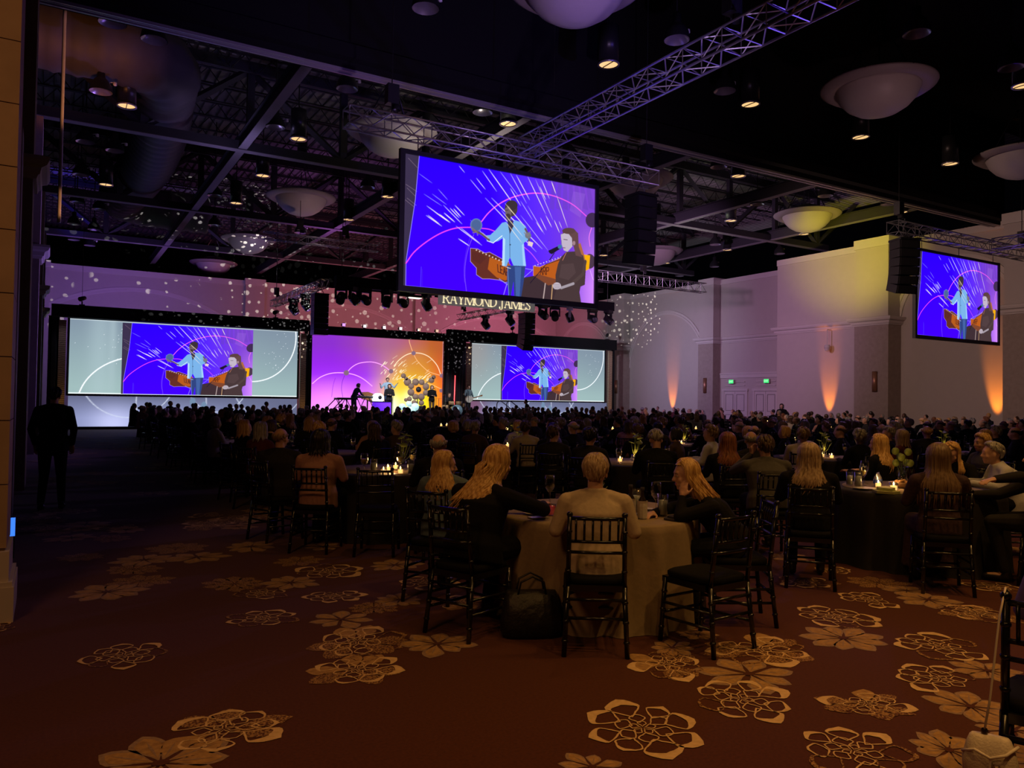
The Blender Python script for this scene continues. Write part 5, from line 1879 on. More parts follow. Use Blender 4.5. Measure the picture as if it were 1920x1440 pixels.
M_gold = bpy.data.materials.new('woven_gold_panel'); M_gold.use_nodes = True
nt = M_gold.node_tree
wv = nt.nodes.new('ShaderNodeTexWave'); wv.bands_direction = 'Z'; wv.inputs['Scale'].default_value = 3.5; wv.inputs['Distortion'].default_value = 6; wv.inputs['Detail'].default_value = 3
tc = nt.nodes.new('ShaderNodeTexCoord'); nt.links.new(tc.outputs['Object'], wv.inputs[0])
rp = nt.nodes.new('ShaderNodeValToRGB'); rp.color_ramp.elements[0].color = (.20, .13, .08, 1); rp.color_ramp.elements[1].color = (.62, .46, .28, 1)
nt.links.new(wv.outputs['Fac'], rp.inputs[0]); nt.links.new(rp.outputs[0], nt.nodes['Principled BSDF'].inputs['Base Color'])
for k, (x, lab) in enumerate(((.42, 'left of the left screen'), (11.66, 'right of the left screen'), (21.75, 'left of the right screen'), (32.55, 'right of the right screen'))):
    m = MB(); m.ext(-.15, .15, 0, .12, 0, 5.1)
    o = m.build('scenic_column', M_gold, None, (x, 41.66 if k in (0, 2, 3) else 41.6, 0))
    tag(o, 'slim woven gold column ' + lab, 'column', 'woven gold scenic columns')
    lamp('SPOT', 'column_uplight', (x, 41.2, .15), (1, .55, .14), 30, (x, 41.66, 2.5), .03, angle=34, blend=.9)
    lamp('SPOT', 'column_toplight', (x, 40.6, 6.4), (.7, .62, 1.0), 40, (x, 41.66, 3.4), .03, angle=32, blend=.9)


def scenic(name, cv, x, y, z, W, H, label, st=1.):
    t = thing(name, label, 'backdrop', (x, y, z))
    o = bpy.data.objects.new('projected_surface', cv.mesh('projected_surface', W, H, st)); col.objects.link(o); o.parent = t
    m = MB(); m.ext(0, W, .02, .10, 0, H); m.build('panel', M_black, t)
    return t


scenic('scenic_low_wall', lower_panel_picture(False), .72, 41.97, .12, 10.75, 1.45, 'low grey projected wall with thin arcs under the left screen', .55)
scenic('scenic_low_wall', lower_panel_picture(True), 22.0, 41.97, .12, 10.5, 1.48, 'low grey projected wall with thin arcs under the right screen', .75)
scenic('stage_backdrop', stage_backdrop_picture(), 12.2, 41.9, .74, 7.9, 4.42, 'stage backdrop with painted-in violet to orange glow and big thin arcs', 1.15)
m = MB(); m.ext(.5, 11.6, 41.6, 41.9, 0, .12)
tag(m.build('black_plinth', M_black), 'low black plinth along the foot of the left grey wall', 'plinth')

# lights standing on the headers
def par(x, y, z, label, lit):
    t = thing('par_light', label, 'stage light', (x, y, z))
    m = MB(); m.tube([(0, .12, .12), (0, -.08, .12)], [.10, .12], 12); m.ext(-.03, .03, -.03, .03, 0, .1); m.build('housing', M_blkmetal, t)
    m = MB(); m.ext(-.085, .085, -.10, -.085, .04, .20); m.build('lens', lit, t)
    return t


pl = [mat('par_violet', (.8, .5, 1), .5, emit=1.2, ecol=(.75, .35, 1)), mat('par_white', (1, .9, .95), .5, emit=1.3, ecol=(1, .8, .85)), mat('par_peach', (1, .7, .6), .5, emit=.9, ecol=(1, .6, .45))]
for k, x in enumerate((12.8, 13.83, 15.04, 16.2, 17.2, 18.35, 19.5)):
    par(x, 41.55, 5.58, 'small lit par light standing on the centre header, %s from the left' % ORD[k], pl[0] if k < 2 else pl[1] if k < 5 else pl[2])
for x, lab in ((1.18, 'left end of the left header'), (10.15, 'right end of the left header'), (24.75, 'left part of the right header'), (32.2, 'right end of the right header')):
    z = 5.82 if x < 20 else 5.86
    t = thing('small_spotlight', 'small black spotlight on a stand at the ' + lab, 'stage light', (x, 41.6, z))
    m = MB(); m.bar((0, 0, 0), (0, 0, .2), .03); m.ext(-.12, .12, -.1, .1, 0, .05); m.build('stand', M_blkmetal, t)
    m = MB(); m.tube([(.12, .1, .38), (-.1, -.1, .28)], [.09, .11], 10); m.build('housing', M_blkmetal, t)
    m = MB(); m.bar((0, 0, .3), (0, 0, 7.3), .008); m.build('cable', M_blkmetal, t)

# ------------------------------------------------------------------ stage
m = MB(); m.ext(11.8, 21.9, 36.8, 41.85, .70, .75); m.ext(11.85, 21.85, 36.85, 41.8, 0, .70)
tag(m.build('stage_platform', mat('stage_black', (.02, .018, .02), .5)), 'low black stage platform before the glowing backdrop', 'stage')
SZ = .75


def rail(x, y, rz, label, sc=1.):
    t = thing('stair_handrail', label, 'handrail', (x, y, 0), rz, None)
    for nm, dy in (('rail', 0.),):
        m = MB(); m.tube([(0, 0, 0), (0, 0, .78), (.06, 0, .88), (.95, 0, 1.58), (1.1, 0, 1.62), (1.22, 0, 1.55), (1.25, 0, 1.42), (1.25, 0, .75)], .026, 8); m.build(nm, M_blkmetal, t)
        m = MB(); m.tube([(.02, 0, .45), (.9, 0, 1.15), (1.25, 0, 1.2)], .02, 8); m.build('lower_rail', M_blkmetal, t)
    return t


rail(11.55, 38.0, R(25), 'bent black stair handrail at the left of the stage, nearer one of two')
rail(12.15, 38.6, R(25), 'bent black stair handrail at the left of the stage, farther one of two')
rail(23.2, 38.2, R(155), 'bent black stair handrail right of the stage, left one of two')
rail(24.2, 38.8, R(155), 'bent black stair handrail right of the stage, right one of two')


def stand_fig(**k):
    return figure('stand', voxel=.02, hn=30, hr=.018, **k)


F_key = stand_fig(name='keyboardist', lean=.45, head_nod=.3, arms={-1: [(-.26, .30, 1.12), (-.16, .52, 1.05)], 1: [(.26, .30, 1.12), (.16, .52, 1.05)]}, hair='bob', hlen=.08, seed=3)
F_wh = stand_fig(name='lead_singer', arms={-1: [(-.36, .02, 1.22), (-.50, .18, 1.42)], 1: [(.34, .05, 1.2), (.42, .25, 1.38)]}, hair='short', seed=4)
F_arm = stand_fig(name='standing_singer', s=.96, arms={-1: [(-.25, .08, 1.10), (.02, .22, 1.12)], 1: [(.25, .08, 1.10), (-.02, .24, 1.10)]}, hair='bob', hlen=.1, seed=5)
F_gt = stand_fig(name='guitarist', arms={-1: [(-.30, .05, 1.10), (-.08, .24, 1.02)], 1: [(.36, .14, 1.16), (.55, .34, 1.22)]}, hair='short', seed=6, head_nod=.2)
place_person(F_key, 13.75, 39.4, R(-78), 'person in dark clothes bending over a keyboard at stage left', top='navy', bottom='charcoal', hair='black', z=SZ)
place_person(F_wh, 15.95, 40.2, R(165), 'person in a pale blue jacket with raised arms at the centre of the stage', top='pale blue', bottom='denim', hair='brown', z=1.05)
place_person(F_arm, 15.55, 38.9, R(160), 'person in dark clothes standing left of the pale blue jacket', top='charcoal', bottom='black', hair='brown', z=SZ)
place_person(F_arm, 18.45, 39.8, R(175), 'person with folded arms at the right end of the backdrop', top='black', bottom='brown', hair='brown', z=SZ)
place_person(F_gt, 20.45, 39.2, R(190), 'person playing a white guitar before the black drape', top='slate blue', bottom='charcoal', hair='brown', z=SZ)
F_dr = figure('sit', name='drummer', voxel=.02, hn=30, hr=.018, hair='short', seed=9)
place_person(F_dr, 19.75, 40.2, R(180), 'person seated behind the drum kit', top='charcoal', bottom='black', hair='brown', z=SZ)


def keyboard(x, y, z, L, rz, label):
    t = thing('stage_keyboard', label, 'keyboard', (x, y, SZ), rz)
    m = MB(); m.ext(-L / 2, L / 2, -.18, .18, z, z + .1); m.build('case', M_blkmetal, t)
    m = MB(); m.ext(-L / 2 + .1, L / 2 - .1, -.16, .02, z + .1, z + .112); m.build('keys', mat('key_white', (.6, .6, .6), .4), t)
    for sx in (-.25 * L, .25 * L):
        m = MB(); m.bar((sx - .22, 0, 0), (sx + .22, 0, z), .022); m.bar((sx + .22, 0, 0), (sx - .22, 0, z), .022); m.build('stand', M_blkmetal, t)


keyboard(13.15, 38.9, .82, 1.15, R(8), 'black keyboard on a crossed stand behind the keyboard player')
keyboard(14.45, 39.3, .92, 1.35, R(4), 'longer black keyboard on a crossed stand before the keyboard player')
t = thing('glowing_riser', 'violet glowing box under the longer keyboard', 'riser', (14.85, 38.2, SZ))
m = MB(); m.ext(-.42, .42, -.25, .25, 0, .72); m.build('lit_box', mat('riser_violet', (.25, .05, .9), .5, emit=1., ecol=(.10, .01, .75)), t)
m = MB(); m.ext(-.45, .45, -.28, .28, .72, .76); m.build('top_board', M_black, t)
M_wood = mat('varnished_wood', (.34, .13, .04), .4, noise=.4, nscale=8)
t = thing('wooden_keyboard_front', 'carved brown wooden keyboard front beside the singers', 'instrument', (15.0, 39.9, SZ + .12))
m = MB(); m.prism([(-.62, .75), (-.35, .70), (.1, .50), (.55, .42), (.62, .62), (.40, .98), (.05, 1.02), (-.3, 1.14), (-.62, 1.12)], -.1, .1, M=Matrix.Rotation(R(90), 3, 'X')); m.build('carved_front', M_wood, t)
m = MB(); m.bar((-.3, 0, -.12), (-.3, 0, .8), .04); m.bar((.35, 0, -.12), (.35, 0, .6), .04); m.build('legs', M_blkmetal, t)
t = thing('white_bass_drum', 'big white glowing drum at the left of the singers', 'drum', (15.0, 39.15, SZ + .92))
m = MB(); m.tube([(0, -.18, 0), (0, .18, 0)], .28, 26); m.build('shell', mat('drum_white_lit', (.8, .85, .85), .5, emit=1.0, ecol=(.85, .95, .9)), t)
m = MB(); m.tube([(.05, -.20, .05), (.05, -.185, .05)], .10, 20); m.build('centre_disc', M_blkmetal, t)
m = MB(); m.bar((-.3, 0, -.92), (-.2, 0, -.3), .02); m.bar((.3, 0, -.92), (.2, 0, -.3), .02); m.build('drum_stand', M_blkmetal, t)
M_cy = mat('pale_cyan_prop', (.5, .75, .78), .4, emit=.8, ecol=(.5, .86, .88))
for k, (dx, dz, r_) in enumerate(((-.42, .22, .17), (-.2, .1, .13), (.05, -.02, .26), (.3, .22, .2), (-.05, .38, .14))):
    m = MB(); m.tube([(0, -.05, 0), (0, .05, 0)], r_, 18)
    tag(m.build('round_prop', M_cy, None, (16.05 + dx, 37.3, .76 + .27 + dz)), 'pale cyan round prop in the lit cluster below the centre singers, %s of five' % ORD[k], 'prop', 'pale cyan round props')
# flower of wooden discs
cx, cz = 18.25, 2.22
M_disc = mat('disc_tan', (.40, .27, .20), .7, noise=.2)
k = 0
for a in range(8):
    m = MB(); m.tube([(0, -.04, 0), (0, .04, 0)], .17 if a % 2 else .20, 20)
    aa = R(22 + 45 * a)
    tag(m.build('wooden_disc', M_disc, None, (cx + .50 * math.cos(aa), 41.2, cz + .46 * math.sin(aa))), 'tan wooden disc of the petal ring on the backdrop, %s counting anticlockwise' % ORD[k], 'disc', 'wooden petal discs')
    k += 1
for i, (dx, dz, r_, lab) in enumerate(((-1.05, .85, .14, 'upper left'), (-.86, .68, .10, 'upper left, smaller'), (-.6, -.62, .14, 'lower left'), (-.85, -.68, .10, 'far lower left'), (.95, .62, .17, 'upper right'), (1.1, .82, .12, 'top right'), (-.25, -.86, .16, 'bottom left'), (.25, -.86, .16, 'bottom right'), (-.75, .45, .22, 'left'))):
    m = MB(); m.tube([(0, -.04, 0), (0, .04, 0)], r_, 16)
    tag(m.build('wooden_disc', M_disc, None, (cx + dx * .88, 41.25, cz + dz * .9)), 'loose tan wooden disc beside the petal ring, ' + lab, 'disc', 'loose wooden discs')
pp = [(.50 * math.cos(R(22 + 45 * a)), .46 * math.sin(R(22 + 45 * a))) for a in range(8)] + [(dx * .88, dz * .9) for dx, dz in ((-1.05, .85), (-.86, .68), (-.6, -.62), (-.85, -.68), (.95, .62), (1.1, .82), (-.25, -.86), (.25, -.86), (-.75, .45))]
m = MB()
for dx, dz in pp:
    m.bar((0, 0, 0), (dx, 0, dz), .015)
m.bar((0, 0, 0), (0, 0, SZ - cz), .03)
tag(m.build('disc_stand', M_blkmetal, None, (cx, 41.30, cz)), 'thin dark frame carrying the wooden discs in front of the backdrop', 'stand')
t = thing('sunflower_prop', 'orange sunflower prop with a dark centre inside the petal ring', 'prop', (cx, 41.22, cz))
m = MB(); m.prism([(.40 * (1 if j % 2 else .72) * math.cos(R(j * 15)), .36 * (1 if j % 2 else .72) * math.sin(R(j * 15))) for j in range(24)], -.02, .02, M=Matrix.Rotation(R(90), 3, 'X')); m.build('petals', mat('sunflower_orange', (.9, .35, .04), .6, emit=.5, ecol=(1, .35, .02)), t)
m = MB(); m.tube([(0, -.07, 0), (0, -.02, 0)], .16, 20); m.build('centre', mat('sunflower_centre', (.02, .02, .02), .5), t)
# amplifiers / piano along the foot of the backdrop
for x, w_, h_, lab in ((16.9, .7, .55, 'black amplifier box left of the yellow glow'), (17.5, .5, .38, 'low black stage monitor on the yellow glow'), (16.4, .5, .3, 'small black stage box at the singers')):
    m = MB(); m.ext(-w_ / 2, w_ / 2, -.2, .2, 0, h_); m.ext(-w_ / 2 + .05, w_ / 2 - .05, -.215, -.2, .05, h_ - .05)
    tag(m.build('stage_amplifier', M_blkmetal, None, (x, 38.4, SZ)), lab, 'amplifier')
# drum kit
t = thing('drum_kit', 'drum kit with silver cymbals between the backdrop and the guitarist', 'drum kit', (19.75, 39.3, SZ))
m = MB(); m.tube([(0, -.2, .32), (0, .2, .32)], .30, 24); m.build('bass_drum', mat('drum_sparkle_blue', (.25, .42, .5), .3, .3), t)
for x, y, z, r_ in ((-.25, .1, .72, .16), (.22, .1, .72, .17), (-.55, .3, .5, .2), (.55, .3, .6, .18)):
    m = MB(); m.lathe([(0, -.1), (r_, -.1), (r_, .1), (0, .1)], (x, y, z), 18); m.build('tom_drum', mat('drum_wood', (.4, .25, .12), .35), t)
for x, y, z in ((-.7, 0, 1.15), (.7, 0, 1.2), (-.95, .3, .95)):
    m = MB(); m.lathe([(0, .03), (.04, .02), (.22, 0)], (x, y, z), 18); m.bar((x, y, 0), (x, y, z), .014); m.build('cymbal', mat('cymbal_brass', (.7, .55, .3), .25, 1), t)
t = thing('acoustic_guitar', 'white acoustic guitar held by the guitarist', 'guitar', (20.62, 38.92, SZ + 1.02), R(8))
Mg = Matrix.Rotation(R(90), 3, 'X') @ Matrix.Rotation(R(14), 3, 'Z')
m = MB(); m.prism([(-.28 + .24 * math.cos(R(a)), .20 * math.sin(R(a)) * (1 - .25 * math.exp(-((math.cos(R(a)) - .5) / .3) ** 2))) for a in range(0, 360, 15)] , -.05, .05, M=Mg); m.build('body', mat('guitar_white', (.72, .68, .6), .3), t)
m = MB(); m.box(Mg @ Vector((.25, 0, 0)), (.62, .05, .03), M=Mg); m.box(Mg @ Vector((.60, 0, 0)), (.14, .08, .025), M=Mg); m.build('neck', M_wood, t)
# microphone stands
for k, (x, y) in enumerate(((20.1, 38.5), (15.4, 38.0), (18.3, 38.9))):
    t = thing('microphone_stand', 'thin microphone stand %s' % ('in front of the guitarist', 'in front of the dark dressed singer', 'before the person with folded arms')[k], 'microphone', (x, y, SZ))
    m = MB(); m.lathe([(.14, 0), (.14, .02), (0, .03)], n=14); m.bar((0, 0, .02), (0, 0, 1.4), .012); m.bar((0, 0, 1.35), (0, .2, 1.5), .01); m.build('stand', M_blkmetal, t)
    m = MB(); m.ell((0, .23, 1.52), (.03, .04, .03), 8); m.build('microphone', M_blkmetal, t)
# light tube behind the drape and camera operator right of the stage
m = MB(); m.tube([(20.55, 41.2, .75), (20.6, 41.2, 3.1)], .035, 8)
tag(m.build('red_light_tube', mat('tube_red', (1, .2, .2), .5, emit=1.5, ecol=(1, .08, .10))), 'thin red glowing tube in front of the black drape', 'light tube')
F_cam = stand_fig(name='operator', lean=.3, arms={-1: [(-.24, .18, 1.15), (-.12, .38, 1.25)], 1: [(.24, .18, 1.15), (.12, .38, 1.25)]}, hair='short', seed=11)
place_person(F_cam, 23.3, 37.2, R(70), 'crouched person in black filming at the right stage stair', top='black', bottom='black', hair='black', z=0)
t = thing('lectern_box', 'small orange lit box by the right stage stairs', 'box', (22.4, 38.0, 0))
m = MB(); m.ext(-.3, .3, -.2, .2, .0, .95); m.build('box_body', mat('box_orange', (.7, .25, .08), .6, emit=.25, ecol=(1, .3, .06)), t)
m = MB(); m.ext(-.33, .33, -.23, .23, .95, 1.0); m.build('top_board', M_black, t)
# ------------------------------------------------------------------ banquet tables
M_cloth_gold = mat('cloth_gold_linen', (.29, .215, .13), .85, noise=.12, nscale=30, bump=.1)
M_cloth_dark = mat('cloth_black_linen', (.011, .009, .0085), .85, noise=.2, nscale=30, bump=.1)
M_cloth_top = mat('cloth_tan_top', (.33, .26, .20), .85, noise=.1)


def cloth_geo(r_, folds_, seed, amp=.05):
    mb = MB(); mb.smooth = True
    rgn = random.Random(seed)
    n = 120
    ph = [rgn.uniform(0, 6.28) for _ in range(4)]
    rings = [(0, .762, 0), (r_ * .5, .762, 0), (r_ * .95, .762, 0), (r_, .760, 0), (r_ + .012, .748, .05), (r_ + .018, .70, .2), (r_ + .025, .5, .5), (r_ + .035, .25, .8), (r_ + .045, .02, 1.0), (r_ + .05, .004, 1.05)]
    vs = []
    for rr, z, k in rings:
        for j in range(n):
            a = 2 * math.pi * j / n
            d = amp * k * (.6 * math.sin(a * folds_ + ph[0]) + .3 * math.sin(a * (folds_ * 1.7 // 1) + ph[1]) + .25 * math.sin(a * 5 + ph[2]))
            vs.append(((rr + d) * math.cos(a), (rr + d) * math.sin(a), z))
    mb.add(vs, [(i * n + j, i * n + (j + 1) % n, (i + 1) * n + (j + 1) % n, (i + 1) * n + j) for i in range(len(rings) - 1) for j in range(n)], True)
    return mb


CLOTHS = [cloth_geo(.80, 19, 3).mesh('tablecloth', M_cloth_gold), cloth_geo(.84, 17, 5).mesh('tablecloth', M_cloth_dark), cloth_geo(.84, 21, 9).mesh('tablecloth', M_cloth_dark)]
m = MB(); m.lathe([(0, .735), (.76, .735), (.77, .745), (.76, .757), (0, .757)], n=40)
TOP = m.mesh('tabletop', M_wood)
m = MB(); m.lathe([(.3, 0), (.3, .03), (.05, .06), (.045, .70), (.2, .735)], n=16)
PED = m.mesh('pedestal', M_blkmetal)
m = MB(); m.lathe([(0, .7665), (.70, .7665), (.70, .764)], n=48)
OVER = m.mesh('table_overlay', M_cloth_top)


def table(x, y, ci, label, overlay=False):
    t = thing('banquet_table', label, 'table', (x, y, 0), 0, 'round banquet tables')
    for nm, me in (('tablecloth', CLOTHS[ci]), ('tabletop', TOP), ('pedestal', PED)):
        o = bpy.data.objects.new(nm, me); col.objects.link(o); o.parent = t
    if overlay:
        o = bpy.data.objects.new('table_overlay', OVER); col.objects.link(o); o.parent = t
    return t


# ------------------------------------------------------------------ things on the tables
M_glass = bpy.data.materials.new('clear_glass'); M_glass.use_nodes = True
nt = M_glass.node_tree
nt.nodes.remove(nt.nodes['Principled BSDF'])
gl = nt.nodes.new('ShaderNodeBsdfGlossy'); gl.inputs['Roughness'].default_value = .05
tr = nt.nodes.new('ShaderNodeBsdfTransparent'); tr.inputs[0].default_value = (.93, .95, .95, 1)
lw = nt.nodes.new('ShaderNodeLayerWeight'); lw.inputs['Blend'].default_value = .32
mx = nt.nodes.new('ShaderNodeMixShader')
nt.links.new(lw.outputs['Facing'], mx.inputs[0]); nt.links.new(tr.outputs[0], mx.inputs[1]); nt.links.new(gl.outputs[0], mx.inputs[2])
nt.links.new(mx.outputs[0], nt.nodes['Material Output'].inputs[0])
M_water = mat('iced_water', (.75, .80, .82), .15, spec=.6)
M_wine = mat('red_drink', (.45, .02, .015), .2, emit=.12, ecol=(1, .05, .03))
M_whitewine = mat('white_wine', (.55, .42, .12), .2)
M_votive = mat('votive_glow', (1, .6, .2), .4, emit=2.6, ecol=(1, .50, .14))
M_flame = mat('candle_flame', (1, .8, .4), .4, emit=14, ecol=(1, .62, .22))
M_china = mat('white_china', (.62, .60, .56), .3)
M_nap = mat('dark_napkin', (.035, .032, .04), .9, noise=.2)
M_napw = mat('white_napkin', (.66, .62, .56), .9, noise=.08, nscale=60, bump=.2)
M_leaf = mat('green_leaf', (.16, .22, .04), .5, noise=.3, nscale=12)
M_leafd = mat('dark_green_leaf', (.03, .06, .02), .5, noise=.3, nscale=12)
GEO = {}


def geo(name, parts):
    GEO[name] = [(n_, mb.mesh(n_, m_)) for n_, mb, m_ in parts]


a = MB(); a.lathe([(.036, 0), (.036, .003), (.006, .010), (.0045, .085), (.012, .096), (.034, .125), (.041, .155), (.038, .195), (.034, .222), (.0325, .222), (.036, .195), (.039, .155), (.032, .127), (.0, .104)], n=20)
b = MB(); b.lathe([(0, .106), (.031, .128), (.038, .155), (.0375, .165), (0, .165)], n=18)
geo('wine_glass', [('bowl_and_stem', a, M_glass), ('wine', b, M_whitewine)])
a2 = MB(); a2.v, a2.f, a2.mi, a2.sm = list(a.v), list(a.f), list(a.mi), list(a.sm)
geo('empty_wine_glass', [('bowl_and_stem', a2, M_glass)])
a = MB(); a.lathe([(0, .004), (.030, .0), (.034, .01), (.036, .15), (.034, .15), (.031, .012), (0, .010)], n=20)
b = MB(); b.lathe([(0, .012), (.030, .012), (.033, .11), (0, .11)], n=18)
geo('water_glass', [('tumbler', a, M_glass), ('water', b, M_water)])
a = MB(); a.lathe([(0, .003), (.030, .0), (.033, .004), (.036, .075), (.034, .075), (.030, .008), (0, .006)], n=18)
b = MB(); b.lathe([(0, .008), (.028, .008), (.030, .045), (0, .045)], n=16)
c = MB(); c.lathe([(0, .047), (.006, .052), (.0075, .060), (.004, .072), (0, .080)], n=8)
geo('votive_candle', [('glass_cup', a, M_glass), ('wax', b, M_votive), ('flame', c, M_flame)])
a = MB(); a.lathe([(0, 0), (.031, 0), (.033, .01), (.033, .10), (.028, .135), (.014, .16), (.0125, .205), (.0145, .208), (.0145, .225), (0, .226)], n=18)
b = MB(); b.lathe([(.0145, .205), (.0155, .206), (.0155, .228), (0, .229)], n=14)
c = MB(); c.lathe([(.0355, .002), (.0385, .09), (.037, .112), (.040, .128), (.0405, .130)], n=9, smooth=False)
geo('wrapped_bottle', [('bottle', a, mat('brown_bottle_glass', (.03, .022, .016), .08)), ('cap', b, M_nap), ('napkin_wrap', c, M_napw)])
a = MB(); a.lathe([(0, .004), (.06, .004), (.11, .014), (.113, .018), (.06, .009), (0, .009)], n=28)
geo('plate', [('plate_rim', a, M_china)])
a = MB(); a.prism([(-.09, -.04), (-.02, -.075), (.10, -.03), (.12, .04), (.02, .075), (-.07, .05)], 0, .012); a.prism([(-.06, -.03), (.02, -.05), (.09, 0), (.04, .05), (-.03, .04)], .012, .026)
geo('folded_napkin', [('cloth_fold', a, M_nap)])
a = MB(); a.lathe([(0, .004), (.035, 0), (.10, .035), (.12, .06), (.115, .062), (.06, .02), (0, .012)], n=24)
b = MB()
rgn = random.Random(5)
for k in range(9):
    b.ell((rgn.uniform(-.06, .06), rgn.uniform(-.06, .06), .05 + rgn.uniform(0, .02)), (.028, .02, .016), 8)
geo('bread_bowl', [('bowl', a, mat('bowl_brown', (.20, .12, .06), .5)), ('bread', b, mat('bread_crust', (.42, .24, .10), .8, noise=.2))])
a = MB(); a.lathe([(0, .0), (.035, 0), (.045, .05), (.03, .11), (.025, .13), (.022, .13), (.028, .10), (.04, .05), (0, .01)], n=16)
b = MB(); b.smooth = True
for k in range(7):
    an = k * .9; h = .20 + .05 * (k % 3)
    px_, py_ = .06 * math.cos(an), .06 * math.sin(an)
    b.tube([(0, 0, .08), (px_ * .5, py_ * .5, h * .6), (px_, py_, h)], .003, 5)
c = MB()
for k in range(7):
    an = k * .9; h = .20 + .05 * (k % 3)
    c.ell((.06 * math.cos(an), .06 * math.sin(an), h), (.038, .030, .034), 10)
geo('flower_vase', [('vase', a, M_glass), ('stems', b, M_leafd), ('blooms', c, M_leaf)])


def leafy(seed):
    rgn = random.Random(seed)
    l = MB()
    for k in range(9):
        an, rr, h = rgn.uniform(0, 6.28), rgn.uniform(.03, .12), rgn.uniform(.16, .36)
        p = Vector((rr * math.cos(an), rr * math.sin(an), h))
        l.tube([(0, 0, .05), p * .6, p], .003, 5)
        M = Matrix.Rotation(rgn.uniform(-1, 1), 3, 'X') @ Matrix.Rotation(rgn.uniform(-1, 1), 3, 'Y')
        l.ell(p, (.045, .035, .006), 10, M)
    return l


a = MB(); a.lathe([(0, 0), (.04, 0), (.05, .04), (.04, .09), (.03, .09), (.04, .04), (0, .01)], n=16)
geo('centerpiece', [('vase', a, M_glass), ('leaves', leafy(3), M_leaf)])
a = MB(); a.ext(-.075, .075, -.038, .038, 0, .008)
geo('menu_card', [('card', a, M_china)])
TZ = .7655


def item(kind, x, y, label, group=None, z=TZ, rz=0, cat=None, s=1.):
    parts = GEO[kind]
    nm = {'empty_wine_glass': 'wine_glass'}.get(kind, kind)
    if len(parts) == 1:
        o = bpy.data.objects.new(nm, parts[0][1]); col.objects.link(o)
        tag(o, label, cat or nm.split('_')[-1], group)
        o.location = (x, y, z); o.rotation_euler = (0, 0, rz); o.scale = (s, s, s)
        return o
    t = thing(nm, label, cat or nm.split('_')[-1], (x, y, z), rz, group)
    t.scale = (s, s, s)
    for n_, me in parts:
        o = bpy.data.objects.new(n_, me); col.objects.link(o); o.parent = t
    return t


def candle_light(x, y, p):
    lamp('POINT', 'candle_light', (x, y, .90), (1, .50, .16), p, size=.04)


# --- nearest table
table(3.79, 5.01, 0, 'nearest round table, gold linen cloth falling to the floor')
item('wrapped_bottle', 3.823, 4.627, 'small bottle with a paper wrap, left of two, on the nearest table', s=1.05, cat='bottle')
item('wrapped_bottle', 3.834, 4.503, 'small bottle with a paper wrap, right of two, on the nearest table', s=1.02, cat='bottle')
item('water_glass', 3.93, 4.70, 'tall glass behind the two bottles on the nearest table', s=1.3)
item('empty_wine_glass', 4.16, 4.72, 'wine glass by the chin-resting woman on the nearest table', s=1.05)
item('water_glass', 4.06, 4.53, 'full iced water tumbler right of the bottles on the nearest table', s=1.1)
item('folded_napkin', 4.02, 4.36, 'crumpled dark napkin at the right rim of the nearest table', rz=.4, cat='napkin')
item('plate', 4.17, 4.87, 'small white saucer behind the bottles on the nearest table', s=.6)
item('empty_wine_glass', 3.63, 5.45, 'tall stemmed glass between the two women in front of the nearest table', s=1.1)
item('plate', 3.22, 5.02, 'white plate at the left rim of the nearest table', s=.9)
item('menu_card', 3.14, 4.86, 'phone lying at the left rim of the nearest table', cat='phone')
item('centerpiece', 4.05, 5.35, 'small green leaf arrangement in the middle of the nearest table', s=.7, cat='centrepiece')
item('folded_napkin', 4.40, 4.75, 'dark napkin at the elbow of the chin-resting woman', cat='napkin')
t = thing('red_drink_glass', 'short glass of glowing red drink held by the woman in black', 'glass', (3.30, 4.93, TZ))
m = MB(); m.lathe([(0, .003), (.033, 0), (.038, .085), (.036, .085), (.031, .008), (0, .006)], n=18); m.build('tumbler', M_glass, t)
m = MB(); m.lathe([(0, .008), (.030, .008), (.035, .07), (0, .07)], n=18); m.build('drink', M_wine, t)

# --- second table at the left
table(3.62, 9.02, 2, 'round table left behind the nearest one, with clustered candles and glasses', True)
G2 = 'the candlelit table left behind the nearest one'
for k, (kd, x, y, lab) in enumerate((('wine_glass', 3.09, 8.45, 'wine glass standing alone at the left of'), ('water_glass', 3.26, 8.60, 'tumbler of pale beer at the left of'), ('votive_candle', 3.32, 8.44, 'lit votive candle, leftmost on'), ('votive_candle', 3.50, 8.76, 'lit votive candle, second from left on'),
                                     ('votive_candle', 3.69, 8.98, 'lit votive candle behind the others on'), ('wine_glass', 3.60, 8.62, 'wine glass in the cluster, left one, on'), ('votive_candle', 3.52, 8.42, 'lit votive candle nearest to us on'), ('water_glass', 3.60, 8.30, 'amber lit tumbler at the near rim of'), ('wine_glass', 3.86, 8.85, 'wine glass in the cluster, right one, on'),
                                     ('plate', 3.30, 8.28, 'white plate at the near rim of'), ('plate', 3.9, 8.6, 'white plate at the right of'), ('centerpiece', 3.82, 9.1, 'tall green leaf arrangement on'))):
    item(kd, x, y, lab + ' ' + G2, s=1.25 if kd == 'centerpiece' else 1.1, cat={'centerpiece': 'centrepiece', 'votive_candle': 'candle'}.get(kd))
candle_light(3.52, 8.66, 2.2)

